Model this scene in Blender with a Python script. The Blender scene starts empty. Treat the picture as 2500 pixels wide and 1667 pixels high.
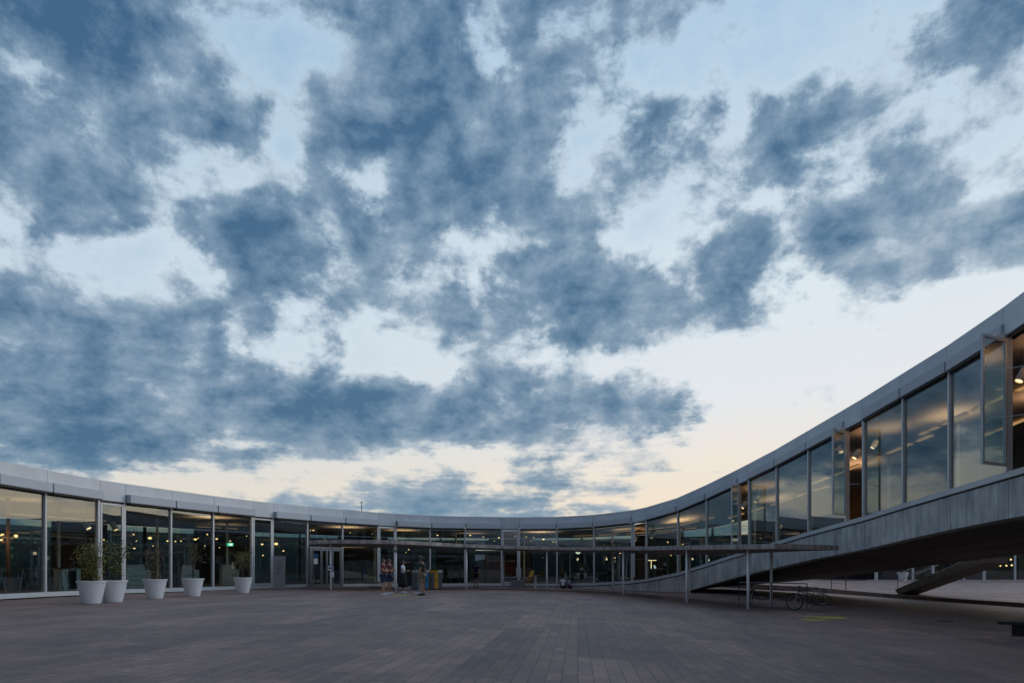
import bpy, bmesh, math, random
from mathutils import Vector, Matrix
random.seed(7)
S = bpy.context.scene
COL = S.collection
R = math.radians
F, CX, HY, EYE = 1667.0, 1250.0, 1390.0, 1.25      # focal length, principal column, horizon row (photo pixels), eye height

# ------------------------------------------------------------------ helpers
def sstep(t):
    t = max(0.0, min(1.0, t)); return t*t*(3-2*t)
def lerp(a, b, t): return a+(b-a)*t
def interp(x, tab):
    if x <= tab[0][0]: return tab[0][1]
    for (a, u), (b, v) in zip(tab, tab[1:]):
        if x <= b: return u+(v-u)*(x-a)/(b-a)
    return tab[-1][1]
def ground_z(x, y):
    h = lerp(1.0, .55, sstep((y-33)/12))
    z = -.48*sstep((x+4)/16)*h + .09*sstep(-x/12)
    return z
def at(px, py, Y):
    return Vector(((px-CX)/F*Y, Y, EYE+(HY-py)/F*Y))
def on_ground(px, py):
    Y = 25.0
    for _ in range(60):
        x = (px-CX)/F*Y
        Y2 = (EYE-ground_z(x, Y))*F/(py-HY)
        Y = .5*Y+.5*Y2
    x = (px-CX)/F*Y
    return Vector((x, Y, ground_z(x, Y)))

class MB:
    """collects verts and faces of one mesh"""
    def __init__(s): s.v = []; s.f = []; s.uv = {}
    def add(s, vs, fs):
        o = len(s.v); s.v += [tuple(v) for v in vs]; s.f += [tuple(i+o for i in f) for f in fs]; return s
    def hexa(s, p):
        return s.add(p, [(0,3,2,1),(4,5,6,7),(0,1,5,4),(1,2,6,5),(2,3,7,6),(3,0,4,7)])
    def box(s, c, d, rz=0.0):
        cx, cy, cz = c; a, b, h = d[0]/2, d[1]/2, d[2]/2; C, Sn = math.cos(rz), math.sin(rz)
        p = []
        for z in (-h, h):
            for x, y in ((-a,-b),(a,-b),(a,b),(-a,b)):
                p.append((cx+x*C-y*Sn, cy+x*Sn+y*C, cz+z))
        return s.hexa(p)
    def tube(s, pts, r, n=8, close=False, cap=True):
        pts = [Vector(p) for p in pts]; rs = r if isinstance(r, (list, tuple)) else [r]*len(pts)
        rings = []; up = None; m = len(pts)
        for i, p in enumerate(pts):
            if close: t = (pts[(i+1)%m]-pts[i-1]).normalized()
            else: t = (pts[min(i+1, m-1)]-pts[max(i-1, 0)]).normalized()
            if up is None:
                up = Vector((0,0,1)) if abs(t.z) < .9 else Vector((1,0,0))
            a = t.cross(up); 
            if a.length < 1e-5: a = t.orthogonal()
            a.normalize(); b = a.cross(t).normalized(); up = b
            rings.append([p+(a*math.cos(2*math.pi*k/n)+b*math.sin(2*math.pi*k/n))*rs[i] for k in range(n)])
        vs = [v for ring in rings for v in ring]; fs = []
        for i in range(m if close else m-1):
            for k in range(n):
                j = (i+1)%m
                fs.append((i*n+k, i*n+(k+1)%n, j*n+(k+1)%n, j*n+k))
        if cap and not close:
            fs.append(tuple(reversed(range(n)))); fs.append(tuple((m-1)*n+k for k in range(n)))
        return s.add(vs, fs)
    def lathe(s, prof, c=(0,0,0), n=24, capb=True, capt=True):
        vs = []; fs = []
        for r, z in prof:
            for k in range(n):
                a = 2*math.pi*k/n; vs.append((c[0]+r*math.cos(a), c[1]+r*math.sin(a), c[2]+z))
        for i in range(len(prof)-1):
            for k in range(n):
                fs.append((i*n+k, i*n+(k+1)%n, (i+1)*n+(k+1)%n, (i+1)*n+k))
        if capb: fs.append(tuple(reversed(range(n))))
        if capt: fs.append(tuple((len(prof)-1)*n+k for k in range(n)))
        return s.add(vs, fs)
    def ell(s, c, r, n=12, m=8, rot=None, zmin=-1.0):
        vs = []; fs = []
        for i in range(m+1):
            t = lerp(math.asin(zmin), math.pi/2, i/m)
            for k in range(n):
                a = 2*math.pi*k/n
                p = Vector((r[0]*math.cos(t)*math.cos(a), r[1]*math.cos(t)*math.sin(a), r[2]*math.sin(t)))
                if rot: p = rot @ p
                vs.append(p+Vector(c))
        for i in range(m):
            for k in range(n):
                fs.append((i*n+k, i*n+(k+1)%n, (i+1)*n+(k+1)%n, (i+1)*n+k))
        fs.append(tuple(reversed(range(n))))
        return s.add(vs, fs)
    def torus(s, c, R_, r, axis='y', n=32, k=8):
        pts = []
        for i in range(n):
            a = 2*math.pi*i/n; u, w = R_*math.cos(a), R_*math.sin(a)
            pts.append({'y': (c[0]+u, c[1], c[2]+w), 'x': (c[0], c[1]+u, c[2]+w), 'z': (c[0]+u, c[1]+w, c[2])}[axis])
        return s.tube(pts, r, k, close=True)
    def build(s, name, mat, parent=None, local=False, smooth=False, bevel=0):
        me = bpy.data.meshes.new(name)
        off = Vector((0,0,0))
        if parent is not None and not local:
            o = parent
            while o is not None: off += o.location; o = o.parent
        me.from_pydata([tuple(Vector(v)-off) for v in s.v], [], s.f); me.update()
        bm = bmesh.new(); bm.from_mesh(me); bmesh.ops.recalc_face_normals(bm, faces=bm.faces)
        if bevel:
            bmesh.ops.bevel(bm, geom=[e for e in bm.edges if len(e.link_faces) == 2 and e.calc_face_angle(0) > .6], offset=bevel, segments=2, affect='EDGES', profile=.6)
        bm.to_mesh(me); bm.free()
        if smooth:
            for p in me.polygons: p.use_smooth = True
        me.materials.append(mat)
        ob = bpy.data.objects.new(name, me); COL.objects.link(ob)
        if parent is not None: ob.parent = parent
        return ob

def tag(o, label=None, cat=None, group=None, kind=None):
    if label: o['label'] = label
    if cat: o['category'] = cat
    if group: o['group'] = group
    if kind: o['kind'] = kind
    return o
def empty(name, loc, label, cat, group=None, rz=0.0):
    o = bpy.data.objects.new(name, None); COL.objects.link(o); o.location = loc; o.rotation_euler = (0,0,rz)
    o.empty_display_size = .3
    return tag(o, label, cat, group)
def kids(o): return [c for c in bpy.data.objects if c.parent is o]
def copy_tree(o, parent=None):
    c = o.copy(); COL.objects.link(c)
    if parent is not None: c.parent = parent
    for ch in kids(o): copy_tree(ch, c)
    return c

# ------------------------------------------------------------------ materials
def nodes(mat):
    mat.use_nodes = True; nt = mat.node_tree; return nt, nt.nodes, nt.links
def new_mat(name, col, rough=.6, metal=0.0, var=.12, vscale=3.0, bump=0.0, bscale=40.0, spec=.5, coord='Object', streak=0.0, tint2=None):
    m = bpy.data.materials.new(name); nt, N, L = nodes(m)
    b = N['Principled BSDF']; b.inputs['Roughness'].default_value = rough; b.inputs['Metallic'].default_value = metal
    b.inputs['Specular IOR Level'].default_value = spec
    tc = N.new('ShaderNodeTexCoord')
    nz = N.new('ShaderNodeTexNoise'); nz.inputs['Scale'].default_value = vscale; nz.inputs['Detail'].default_value = 6
    nz.inputs['Roughness'].default_value = .6
    src = tc.outputs[coord]
    if streak:
        mp = N.new('ShaderNodeMapping'); mp.inputs['Scale'].default_value = (1, 1, streak); L.new(src, mp.inputs[0]); L.new(mp.outputs[0], nz.inputs['Vector'])
    else: L.new(src, nz.inputs['Vector'])
    rp = N.new('ShaderNodeValToRGB')
    c2 = tint2 if tint2 else col
    rp.color_ramp.elements[0].position = .3; rp.color_ramp.elements[1].position = .7
    rp.color_ramp.elements[0].color = (*[max(0, c*(1-var)) for c in col], 1)
    rp.color_ramp.elements[1].color = (*[min(1, c*(1+var)) for c in c2], 1)
    L.new(nz.outputs['Fac'], rp.inputs[0]); L.new(rp.outputs[0], b.inputs['Base Color'])
    if bump:
        n2 = N.new('ShaderNodeTexNoise'); n2.inputs['Scale'].default_value = bscale; n2.inputs['Detail'].default_value = 4; L.new(src, n2.inputs['Vector'])
        bp = N.new('ShaderNodeBump'); bp.inputs['Strength'].default_value = bump; bp.inputs['Distance'].default_value = .02
        L.new(n2.outputs['Fac'], bp.inputs['Height']); L.new(bp.outputs[0], b.inputs['Normal'])
    return m
def emit_mat(name, col, st):
    m = bpy.data.materials.new(name); nt, N, L = nodes(m)
    N.remove(N['Principled BSDF']); e = N.new('ShaderNodeEmission'); e.inputs[0].default_value = (*col, 1); e.inputs[1].default_value = st
    L.new(e.outputs[0], N['Material Output'].inputs[0]); m.cycles.emission_sampling = 'NONE'
    return m
def glass_mat(name, tint, base=.05, mul=.95, wav=.25, wscale=.35, power=5.0):
    m = bpy.data.materials.new(name); nt, N, L = nodes(m); N.remove(N['Principled BSDF'])
    tr = N.new('ShaderNodeBsdfTransparent'); tr.inputs[0].default_value = (*tint, 1)
    gl = N.new('ShaderNodeBsdfGlossy'); gl.inputs['Roughness'].default_value = 0.0; gl.inputs[0].default_value = (.93, .97, 1, 1)
    tc = N.new('ShaderNodeTexCoord'); nz = N.new('ShaderNodeTexNoise'); nz.inputs['Scale'].default_value = wscale; nz.inputs['Detail'].default_value = 1.5
    L.new(tc.outputs['Object'], nz.inputs['Vector'])
    bp = N.new('ShaderNodeBump'); bp.inputs['Strength'].default_value = wav; bp.inputs['Distance'].default_value = .02
    L.new(nz.outputs['Fac'], bp.inputs['Height']); L.new(bp.outputs[0], gl.inputs['Normal'])
    lw = N.new('ShaderNodeLayerWeight'); lw.inputs[0].default_value = .5
    pw = N.new('ShaderNodeMath'); pw.operation = 'POWER'; pw.inputs[1].default_value = power; L.new(lw.outputs['Facing'], pw.inputs[0])
    ma = N.new('ShaderNodeMath'); ma.operation = 'MULTIPLY_ADD'; ma.inputs[1].default_value = mul; ma.inputs[2].default_value = base; ma.use_clamp = True
    L.new(pw.outputs[0], ma.inputs[0])
    mx = N.new('ShaderNodeMixShader'); L.new(ma.outputs[0], mx.inputs[0]); L.new(tr.outputs[0], mx.inputs[1]); L.new(gl.outputs[0], mx.inputs[2])
    L.new(mx.outputs[0], N['Material Output'].inputs[0])
    return m

M = {}
M['fascia'] = new_mat('fascia aluminium', (.54,.575,.62), .40, .15, .10, .8, streak=.25)
M['box'] = new_mat('blind box metal', (.50,.53,.57), .5, 0, .05, 1.2, streak=.3)
M['frame'] = new_mat('window frame metal', (.60,.61,.62), .38, .2, .05, 2)
M['doorframe'] = new_mat('grey door frame', (.24,.25,.26), .4, .3, .05, 2)
M['darkframe'] = new_mat('dark gasket metal', (.05,.05,.055), .5, .2, .1, 3)
M['sill'] = new_mat('sill metal', (.58,.59,.60), .45, .1, .06, 1.5)
M['post'] = new_mat('white painted steel', (.92,.92,.92), .35, 0, .02, 4)
M['pot'] = new_mat('white plastic planter', (.74,.75,.77), .5, 0, .10, 2.6, bump=.05, bscale=8, streak=.35)
M['soil'] = new_mat('soil', (.05,.035,.025), .95, 0, .4, 25)
M['black'] = new_mat('black', (.012,.012,.013), .5, 0, .2, 5)
M['rubber'] = new_mat('black rubber', (.02,.02,.02), .8, 0, .2, 9)
M['steel'] = new_mat('brushed steel', (.42,.43,.44), .35, .8, .08, 8)
M['darksteel'] = new_mat('dark steel', (.07,.072,.078), .45, .5, .15, 6)
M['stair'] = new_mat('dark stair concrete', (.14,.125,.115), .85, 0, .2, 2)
M['bench'] = new_mat('black painted bench', (.010,.010,.011), .55, 0, .2, 4)
M['totem'] = new_mat('grey lacquer', (.24,.235,.25), .5, 0, .04, 1)
M['ink'] = new_mat('dark lettering', (.12,.118,.125), .6, 0, .05, 3)
M['ceil'] = new_mat('interior plaster ceiling', (.32,.30,.285), .7, 0, .06, .6)
M['carpet'] = new_mat('interior carpet', (.16,.145,.135), .95, 0, .12, 5)
M['roof'] = new_mat('roof membrane', (.30,.30,.30), .8, 0, .1, .5)
M['curtain'] = new_mat('dark curtain', (.035,.036,.042), .9, 0, .3, 6, streak=.04)
M['timber'] = new_mat('timber wall lining', (.23,.13,.06), .6, 0, .25, 7, streak=.06)
M['wallgrey'] = new_mat('interior wall', (.12,.125,.13), .8, 0, .08, .7)
M['yard'] = new_mat('courtyard render', (.13,.155,.15), .9, 0, .25, .25)
M['leaf1'] = new_mat('olive leaves', (.15,.14,.03), .6, 0, .45, 14, tint2=(.24,.21,.05))
M['leaf2'] = new_mat('green leaves', (.12,.15,.035), .6, 0, .45, 14, tint2=(.22,.22,.05))
M['leaf3'] = new_mat('reddish leaves', (.16,.075,.035), .6, 0, .45, 14, tint2=(.20,.12,.045))
M['bark'] = new_mat('bark', (.075,.055,.04), .9, 0, .3, 20)
M['yellow'] = new_mat('yellow floor paint', (.42,.37,.02), .7, 0, .12, 6)
M['binbody'] = new_mat('grey bin steel', (.13,.135,.145), .5, .3, .08, 4)
M['white'] = new_mat('white plate', (.74,.76,.78), .5, 0, .03, 5)
M['blue'] = new_mat('blue plate', (.03,.30,.62), .5, 0, .05, 5)
M['orange'] = new_mat('orange yellow plate', (.70,.36,.02), .5, 0, .05, 5)
M['navy'] = new_mat('navy plate', (.01,.06,.22), .5, 0, .05, 5)
M['brown'] = new_mat('red brown panel', (.22,.045,.02), .55, 0, .1, 2)
M['printer'] = new_mat('off white plastic', (.80,.84,.83), .55, 0, .06, 2)
M['wood'] = new_mat('oak board', (.36,.20,.075), .5, 0, .2, 9)
M['copper'] = new_mat('copper coloured column', (.45,.22,.12), .5, .0, .06, 2)
M['lampw'] = new_mat('white lamp housing', (.70,.70,.70), .4, 0, .04, 5)
M['glow'] = emit_mat('lamp glow', (1, .60, .24), 3.2)
M['glowsoft'] = emit_mat('soft lamp glow', (1, .72, .38), 3.5)
M['strip'] = emit_mat('light strip glow', (1, .55, .22), .42)
M['clock'] = emit_mat('clock face glow', (1, .93, .72), 1.2)
M['exitg'] = emit_mat('exit sign green glow', (.05, .85, .35), 1.6)
M['exitw'] = emit_mat('exit sign white glow', (.8, 1, .9), 2.2)
M['screen'] = emit_mat('screen glow', (.85, .95, 1), .9)
M['glass'] = glass_mat('window glass', (.70,.77,.76), .085, .90, .10, .30, 3.6)
M['rglass'] = glass_mat('rear window glass', (.62,.70,.70), .06, .9, .1, .4)
M['cglass'] = glass_mat('casement glass', (.86,.92,.90), .05, .80, .05, .3, 4.5)

# concrete with vertical stains
def concrete(name, col, streak, dark):
    m = bpy.data.materials.new(name); nt, N, L = nodes(m); b = N['Principled BSDF']; b.inputs['Roughness'].default_value = .85
    tc = N.new('ShaderNodeTexCoord')
    mp = N.new('ShaderNodeMapping'); mp.inputs['Scale'].default_value = streak; L.new(tc.outputs['Object'], mp.inputs[0])
    n1 = N.new('ShaderNodeTexNoise'); n1.inputs['Scale'].default_value = 1; n1.inputs['Detail'].default_value = 7; n1.inputs['Roughness'].default_value = .65; L.new(mp.outputs[0], n1.inputs['Vector'])
    n2 = N.new('ShaderNodeTexNoise'); n2.inputs['Scale'].default_value = .9; n2.inputs['Detail'].default_value = 8; n2.inputs['Roughness'].default_value = .6; L.new(tc.outputs['Object'], n2.inputs['Vector'])
    r1 = N.new('ShaderNodeValToRGB'); e = r1.color_ramp.elements; e[0].position = .34; e[1].position = .58
    e[0].color = (*[c*dark for c in col], 1); e[1].color = (*col, 1); L.new(n1.outputs['Fac'], r1.inputs[0])
    r2 = N.new('ShaderNodeValToRGB'); e = r2.color_ramp.elements; e[0].position = .3; e[1].position = .7; e[0].color = (.66,.66,.66,1); e[1].color = (1.08,1.06,1.03,1); L.new(n2.outputs['Fac'], r2.inputs[0])
    mx = N.new('ShaderNodeMix'); mx.data_type = 'RGBA'; mx.blend_type = 'MULTIPLY'; mx.inputs[0].default_value = 1; L.new(r1.outputs[0], mx.inputs[6]); L.new(r2.outputs[0], mx.inputs[7])
    L.new(mx.outputs[2], b.inputs['Base Color'])
    bp = N.new('ShaderNodeBump'); bp.inputs['Strength'].default_value = .25; bp.inputs['Distance'].default_value = .02; L.new(n1.outputs['Fac'], bp.inputs['Height']); L.new(bp.outputs[0], b.inputs['Normal'])
    return m
M['concrete'] = concrete('shell concrete', (.68,.675,.665), (3.5, 3.5, .6), .60)
M['canopy'] = concrete('canopy concrete', (.54,.49,.455), (4, 4, 1.2), .42)

def board_mat():
    m = bpy.data.materials.new('board marked concrete'); nt, N, L = nodes(m); b = N['Principled BSDF']; b.inputs['Roughness'].default_value = .8
    uv = N.new('ShaderNodeUVMap'); uv.uv_map = 'UVMap'
    mp = N.new('ShaderNodeMapping'); mp.inputs['Scale'].default_value = (.10, 2.6, 1); L.new(uv.outputs[0], mp.inputs[0])
    n1 = N.new('ShaderNodeTexNoise'); n1.inputs['Scale'].default_value = 1; n1.inputs['Detail'].default_value = 6; n1.inputs['Roughness'].default_value = .6; L.new(mp.outputs[0], n1.inputs['Vector'])
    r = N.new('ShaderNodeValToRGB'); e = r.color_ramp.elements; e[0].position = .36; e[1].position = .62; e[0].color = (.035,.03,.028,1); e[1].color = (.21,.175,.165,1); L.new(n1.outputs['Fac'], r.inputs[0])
    br = N.new('ShaderNodeTexBrick'); br.inputs['Scale'].default_value = 1; br.inputs['Brick Width'].default_value = 3.2; br.inputs['Row Height'].default_value = .9; br.inputs['Mortar Size'].default_value = .012
    br.inputs['Color1'].default_value = (.75,.75,.75,1); br.inputs['Color2'].default_value = (1.1,1.1,1.1,1); br.inputs['Mortar'].default_value = (.4,.4,.4,1); L.new(uv.outputs[0], br.inputs['Vector'])
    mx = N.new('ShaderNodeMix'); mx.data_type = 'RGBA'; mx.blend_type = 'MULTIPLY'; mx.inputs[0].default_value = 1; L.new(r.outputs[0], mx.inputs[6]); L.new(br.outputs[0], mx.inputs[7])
    L.new(mx.outputs[2], b.inputs['Base Color'])
    return m
M['boards'] = board_mat()

def paving_mat(name, ang, tint, bright=1.0):
    m = bpy.data.materials.new(name); nt, N, L = nodes(m); b = N['Principled BSDF']; b.inputs['Roughness'].default_value = .62; b.inputs['Specular IOR Level'].default_value = .35
    tc = N.new('ShaderNodeTexCoord')
    mp = N.new('ShaderNodeMapping'); mp.inputs['Rotation'].default_value = (0, 0, R(90)+ang); L.new(tc.outputs['Object'], mp.inputs[0])
    def brick(w, h, mort, c1, c2, cm, off=.5):
        n = N.new('ShaderNodeTexBrick'); n.inputs['Scale'].default_value = 1; n.inputs['Brick Width'].default_value = w; n.inputs['Row Height'].default_value = h
        n.inputs['Mortar Size'].default_value = mort; n.inputs['Mortar Smooth'].default_value = .2; n.offset = off
        n.inputs['Color1'].default_value = (*c1, 1); n.inputs['Color2'].default_value = (*c2, 1); n.inputs['Mortar'].default_value = (*cm, 1)
        L.new(mp.outputs[0], n.inputs['Vector']); return n
    A = (.255, .163, .137); B = (.174, .126, .115)
    A = tuple(c*t*bright for c, t in zip(A, tint)); B = tuple(c*t*bright for c, t in zip(B, tint))
    t1 = brick(.62, .198, .007, A, B, (.09, .072, .066), .37)
    t2 = brick(2.48, .792, .0, (.80,.82,.85), (1.18,1.14,1.13), (1,1,1), .31)
    t3 = brick(7.5, 1.584, .0, (.86,.87,.89), (1.10,1.07,1.06), (1,1,1), .43)
    def mul(a, c, f=1):
        x = N.new('ShaderNodeMix'); x.data_type = 'RGBA'; x.blend_type = 'MULTIPLY'; x.inputs[0].default_value = f; L.new(a, x.inputs[6]); L.new(c, x.inputs[7]); return x.outputs[2]
    c = mul(mul(t1.outputs[0], t2.outputs[0]), t3.outputs[0])
    for sc, lo, hi in ((.16, .78, 1.16), (.55, .80, 1.12), (26, .72, 1.25), (5, .84, 1.12)):
        n = N.new('ShaderNodeTexNoise'); n.inputs['Scale'].default_value = sc; n.inputs['Detail'].default_value = 6; n.inputs['Roughness'].default_value = .65; L.new(tc.outputs['Object'], n.inputs['Vector'])
        r = N.new('ShaderNodeMapRange'); r.inputs['From Min'].default_value = .3; r.inputs['From Max'].default_value = .7; r.inputs['To Min'].default_value = lo; r.inputs['To Max'].default_value = hi; L.new(n.outputs['Fac'], r.inputs[0])
        c = mul(c, r.outputs[0])
    L.new(c, b.inputs['Base Color'])
    n = N.new('ShaderNodeTexNoise'); n.inputs['Scale'].default_value = 60; n.inputs['Detail'].default_value = 3; L.new(tc.outputs['Object'], n.inputs['Vector'])
    ad = N.new('ShaderNodeMath'); ad.operation = 'MULTIPLY_ADD'; ad.inputs[1].default_value = -1.4; L.new(t1.outputs['Fac'], ad.inputs[0]); L.new(n.outputs['Fac'], ad.inputs[2])
    bp = N.new('ShaderNodeBump'); bp.inputs['Strength'].default_value = .5; bp.inputs['Distance'].default_value = .008; L.new(ad.outputs[0], bp.inputs['Height']); L.new(bp.outputs[0], b.inputs['Normal'])
    return m
M['paving'] = paving_mat('clay paving', R(5.5), (1,1,1))
M['paving2'] = paving_mat('lit clay paving', R(28), (1.05,1.0,1.0), 1.1)  # clay paving lightened in colour to stand for daylight beyond the shell

# ------------------------------------------------------------------ sky: Nishita plus a cloud deck laid out by direction
CLOUDS = {   # darkness 0 (open bright sky) .. 9 (thick cloud), every 100 columns of azimuth, by row of elevation
0:   '8 9 7 6 6 3 2 2 4 5 6 5 6 4 3 2 5 2 2 2 2 1 3 3 7 7',
60:  '6 9 8 7 6 3 2 2 3 6 5 5 5 5 4 3 4 1 2 2 1 1 3 4 7 6',
120: '5 6 9 8 6 4 2 2 2 4 7 6 4 4 4 2 1 1 1 1 1 1 2 4 7 3',
180: '6 4 7 8 6 4 3 2 3 4 7 6 5 6 4 2 2 1 1 1 1 1 1 2 6 3',
240: '6 4 6 7 5 6 4 2 6 4 7 7 7 5 3 3 6 3 2 5 5 4 2 3 5 3',
300: '6 5 5 5 4 6 5 2 7 7 8 8 6 4 2 3 7 5 2 5 5 2 2 4 3 2',
360: '4 5 4 4 4 1 4 1 6 8 8 8 6 5 2 3 7 4 2 5 4 2 4 4 1 2',
420: '5 6 5 4 4 2 2 1 5 4 6 7 7 5 2 4 6 4 3 4 4 2 6 6 4 2',
480: '4 7 6 5 1 4 3 3 4 3 7 6 7 5 4 3 2 2 2 2 3 5 8 7 3 3',
540: '2 6 5 4 2 4 6 6 4 5 7 3 2 5 5 3 1 1 4 3 7 6 4 5 6 6',
600: '2 2 2 1 1 3 7 7 2 6 5 2 2 2 5 3 1 4 6 3 6 5 4 5 5 5',
660: '4 3 3 1 3 2 7 5 3 6 4 2 4 6 6 4 5 6 6 3 5 5 5 4 3 1',
720: '6 5 3 4 4 2 5 4 5 4 3 6 6 7 7 7 6 4 5 3 2 2 1 0 0 0',
780: '5 7 7 6 5 5 4 2 4 2 3 5 6 5 6 5 5 4 4.5 2.2 1.5 2.2 2 0 0 0',
840: '4 4 5 5 7 4 2 1 4 2 1 1 5 3 6 4 4 0 0 0 0 0 0 0 0 0',
900: '6 6 6 5 4 4 5 2 1 0 1 1 3 0 1 0 0 0 0 0 0 0 0 0 0 0',
960: '7 7 7 6 7 7 7 8 7 8 7 7 6 7 6 7 6 4 0 1 1 0 0 0 0 0',
1020: '5 5 6 6 5 5 6 8 8 8 8 8 7 7 6 6 5 2.4 2.3 2 1.5 0 0 0 0 0',
1080: '5 5 6 5 6 5 4 6 6 5 4 4 3 3 4.5 2 1.5 2 1.5 1 0 0 0 0 0 0',
1120: '5 4 5 6 5 5 5 3 .5 1 .5 .5 .8 1.5 2 1 1.5 1.5 1 0 0 0 0 0 0 0',
1160: '4 4 4 3 1 1 1 1.5 2 2.3 2.3 4 2.8 4.5 4 1.8 1.8 1.8 1 0 0 0 0 0 0 0',
1195: '3 3 2 1 1 1 1.5 2.6 2.6 3 3.4 3.6 3.4 2.6 2 2 1.6 1.4 1 0 0 0 0 0 0 0',
1230: '3 2 1 0 0 0 2 4 6 6 7 7 6 5 4 2 0 0 0 0 0 0 0 0 0 0',
1265: '3 3 3 3 3 2 2 3 4 4 5 5 5 5 4 3 1 1 1 1 1 1 1 1 1 1',
1330:'4 4 4 4 4 4 4 4 4 4 4 4 4 4 4 4 4 4 4 4 4 4 4 4 4 4',
}
CLOUDS = {k: [float(x) for x in v.split()] for k, v in CLOUDS.items()}
CR = sorted(CLOUDS)
def cloud_at(px, py):
    py = max(0, min(1330, py)); px = max(0, min(2500, px))
    i = max(0, min(len(CR)-2, sum(1 for r in CR if r <= py)-1)); t = (py-CR[i])/(CR[i+1]-CR[i])
    j = min(24, int(px/100)); u = px/100-j
    g = lambda row: lerp(CLOUDS[row][j], CLOUDS[row][j+1], u)
    return lerp(g(CR[i]), g(CR[i+1]), t)

SUN_EL, SUN_AZ = 9.0, 62.0     # low behind the right hand wing
def build_world():
    w = bpy.data.worlds.new('World'); S.world = w; w.use_nodes = True
    nt = w.node_tree; N = nt.nodes; L = nt.links; N.clear()
    def val(s_, i, v):
        if hasattr(v, 'is_linked'): L.new(v, s_.inputs[i])
        else: s_.inputs[i].default_value = v
    def m(op, a, b=0.0, c=0.0, clamp=False):
        n = N.new('ShaderNodeMath'); n.operation = op; n.use_clamp = clamp; val(n, 0, a); val(n, 1, b); val(n, 2, c); return n.outputs[0]
    def mr(x, a, b, c, d, smooth=False):
        n = N.new('ShaderNodeMapRange'); n.interpolation_type = 'SMOOTHSTEP' if smooth else 'LINEAR'
        val(n, 0, x); val(n, 1, a); val(n, 2, b); val(n, 3, c); val(n, 4, d); return n.outputs[0]
    def noise(vec, sc, det, ro=.55, dist=0.0):
        n = N.new('ShaderNodeTexNoise'); L.new(vec, n.inputs['Vector']); n.inputs['Scale'].default_value = sc; n.inputs['Detail'].default_value = det
        n.inputs['Roughness'].default_value = ro; n.inputs['Distortion'].default_value = dist; return n.outputs['Fac']
    def mixf(f, a, b):
        n = N.new('ShaderNodeMix'); val(n, 0, f); val(n, 2, a); val(n, 3, b); return n.outputs[0]
    def mixc(f, a, b):
        n = N.new('ShaderNodeMix'); n.data_type = 'RGBA'; val(n, 0, f)
        for i, c in ((6, a), (7, b)):
            if hasattr(c, 'is_linked'): L.new(c, n.inputs[i])
            else: n.inputs[i].default_value = (*[v/255 for v in c], 1)
        return n.outputs[2]
    tc = N.new('ShaderNodeTexCoord'); d = tc.outputs['Generated']
    sp = N.new('ShaderNodeSeparateXYZ'); L.new(d, sp.inputs[0]); x, y, z = sp.outputs
    hyp = m('SQRT', m('ADD', m('MULTIPLY', x, x), m('ADD', m('MULTIPLY', y, y), 1e-6)))
    az0 = m('ARCTAN2', x, y); v0 = m('DIVIDE', z, hyp)
    # perspective cloud-plane coordinate
    zz = m('ADD', m('MAXIMUM', z, 0.0), .16)
    cb = N.new('ShaderNodeCombineXYZ'); L.new(m('DIVIDE', x, zz), cb.inputs[0]); L.new(m('DIVIDE', y, zz), cb.inputs[1]); P = cb.outputs[0]
    # stretched direction coordinate: flatter towards the horizon
    cb2 = N.new('ShaderNodeCombineXYZ'); L.new(az0, cb2.inputs[0]); L.new(m('MULTIPLY', m('POWER', m('MAXIMUM', v0, 0.0), .62), 1.35), cb2.inputs[1]); Q = cb2.outputs[0]
    wob1 = noise(Q, 7.0, 4, .6); 
    ofs = N.new('ShaderNodeVectorMath'); ofs.operation = 'ADD'; ofs.inputs[1].default_value = (7.3, 3.1, 0); L.new(Q, ofs.inputs[0])
    wob2 = noise(ofs.outputs[0], 7.0, 4, .6)
    az = m('MULTIPLY_ADD', m('SUBTRACT', wob1, .5), .075, az0)
    v = m('MULTIPLY_ADD', m('MULTIPLY', m('SUBTRACT', wob2, .5), m('MINIMUM', m('ADD', v0, .06), .4)), .16, v0)
    u = mr(az, -1.05, 1.05, 0, 1)
    azs = [(px, math.atan((px-CX)/F)) for px in range(0, 2501, 100)]
    acc = None; pv = None
    for py in [-330, -165]+CR:
        vi = (HY-py)/F*.93
        rp = N.new('ShaderNodeValToRGB'); rp.color_ramp.interpolation = 'B_SPLINE' if False else 'EASE'; cr = rp.color_ramp
        pts = [(0.0, 5.0), (.11, 5.0)]+[((a+1.05)/2.1, cloud_at(px, HY-F*vi/math.cos(a)) if py >= -100 else 5.0) for px, a in azs]+[(.89, 5.0 if py < 800 else 2.5)]
        while len(cr.elements) < len(pts): cr.elements.new(.5)
        for e, (p, c) in zip(cr.elements, pts): e.position = p
        for e, (p, c) in zip(cr.elements, pts): e.color = (c/9, c/9, c/9, 1)
        L.new(u, rp.inputs[0]); o = rp.outputs[0]
        if acc is None: acc = o
        else: acc = mixf(mr(v, pv, vi, 0, 1), acc, o)
        pv = vi
    n1 = noise(P, 1.7, 8, .55, .2); n2 = noise(Q, 7.5, 12, .64, .12); n4 = noise(Q, 21.0, 7, .60, .1); n3 = noise(P, .55, 5, .55)
    def voro(vec, sc, det):
        n = N.new('ShaderNodeTexVoronoi'); n.feature = 'F1'; L.new(vec, n.inputs['Vector']); n.inputs['Scale'].default_value = sc
        n.inputs['Detail'].default_value = det; n.inputs['Roughness'].default_value = .55; n.normalize = True; return n.outputs['Distance']
    Qw = N.new('ShaderNodeVectorMath'); Qw.operation = 'ADD'; L.new(Q, Qw.inputs[0])
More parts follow.
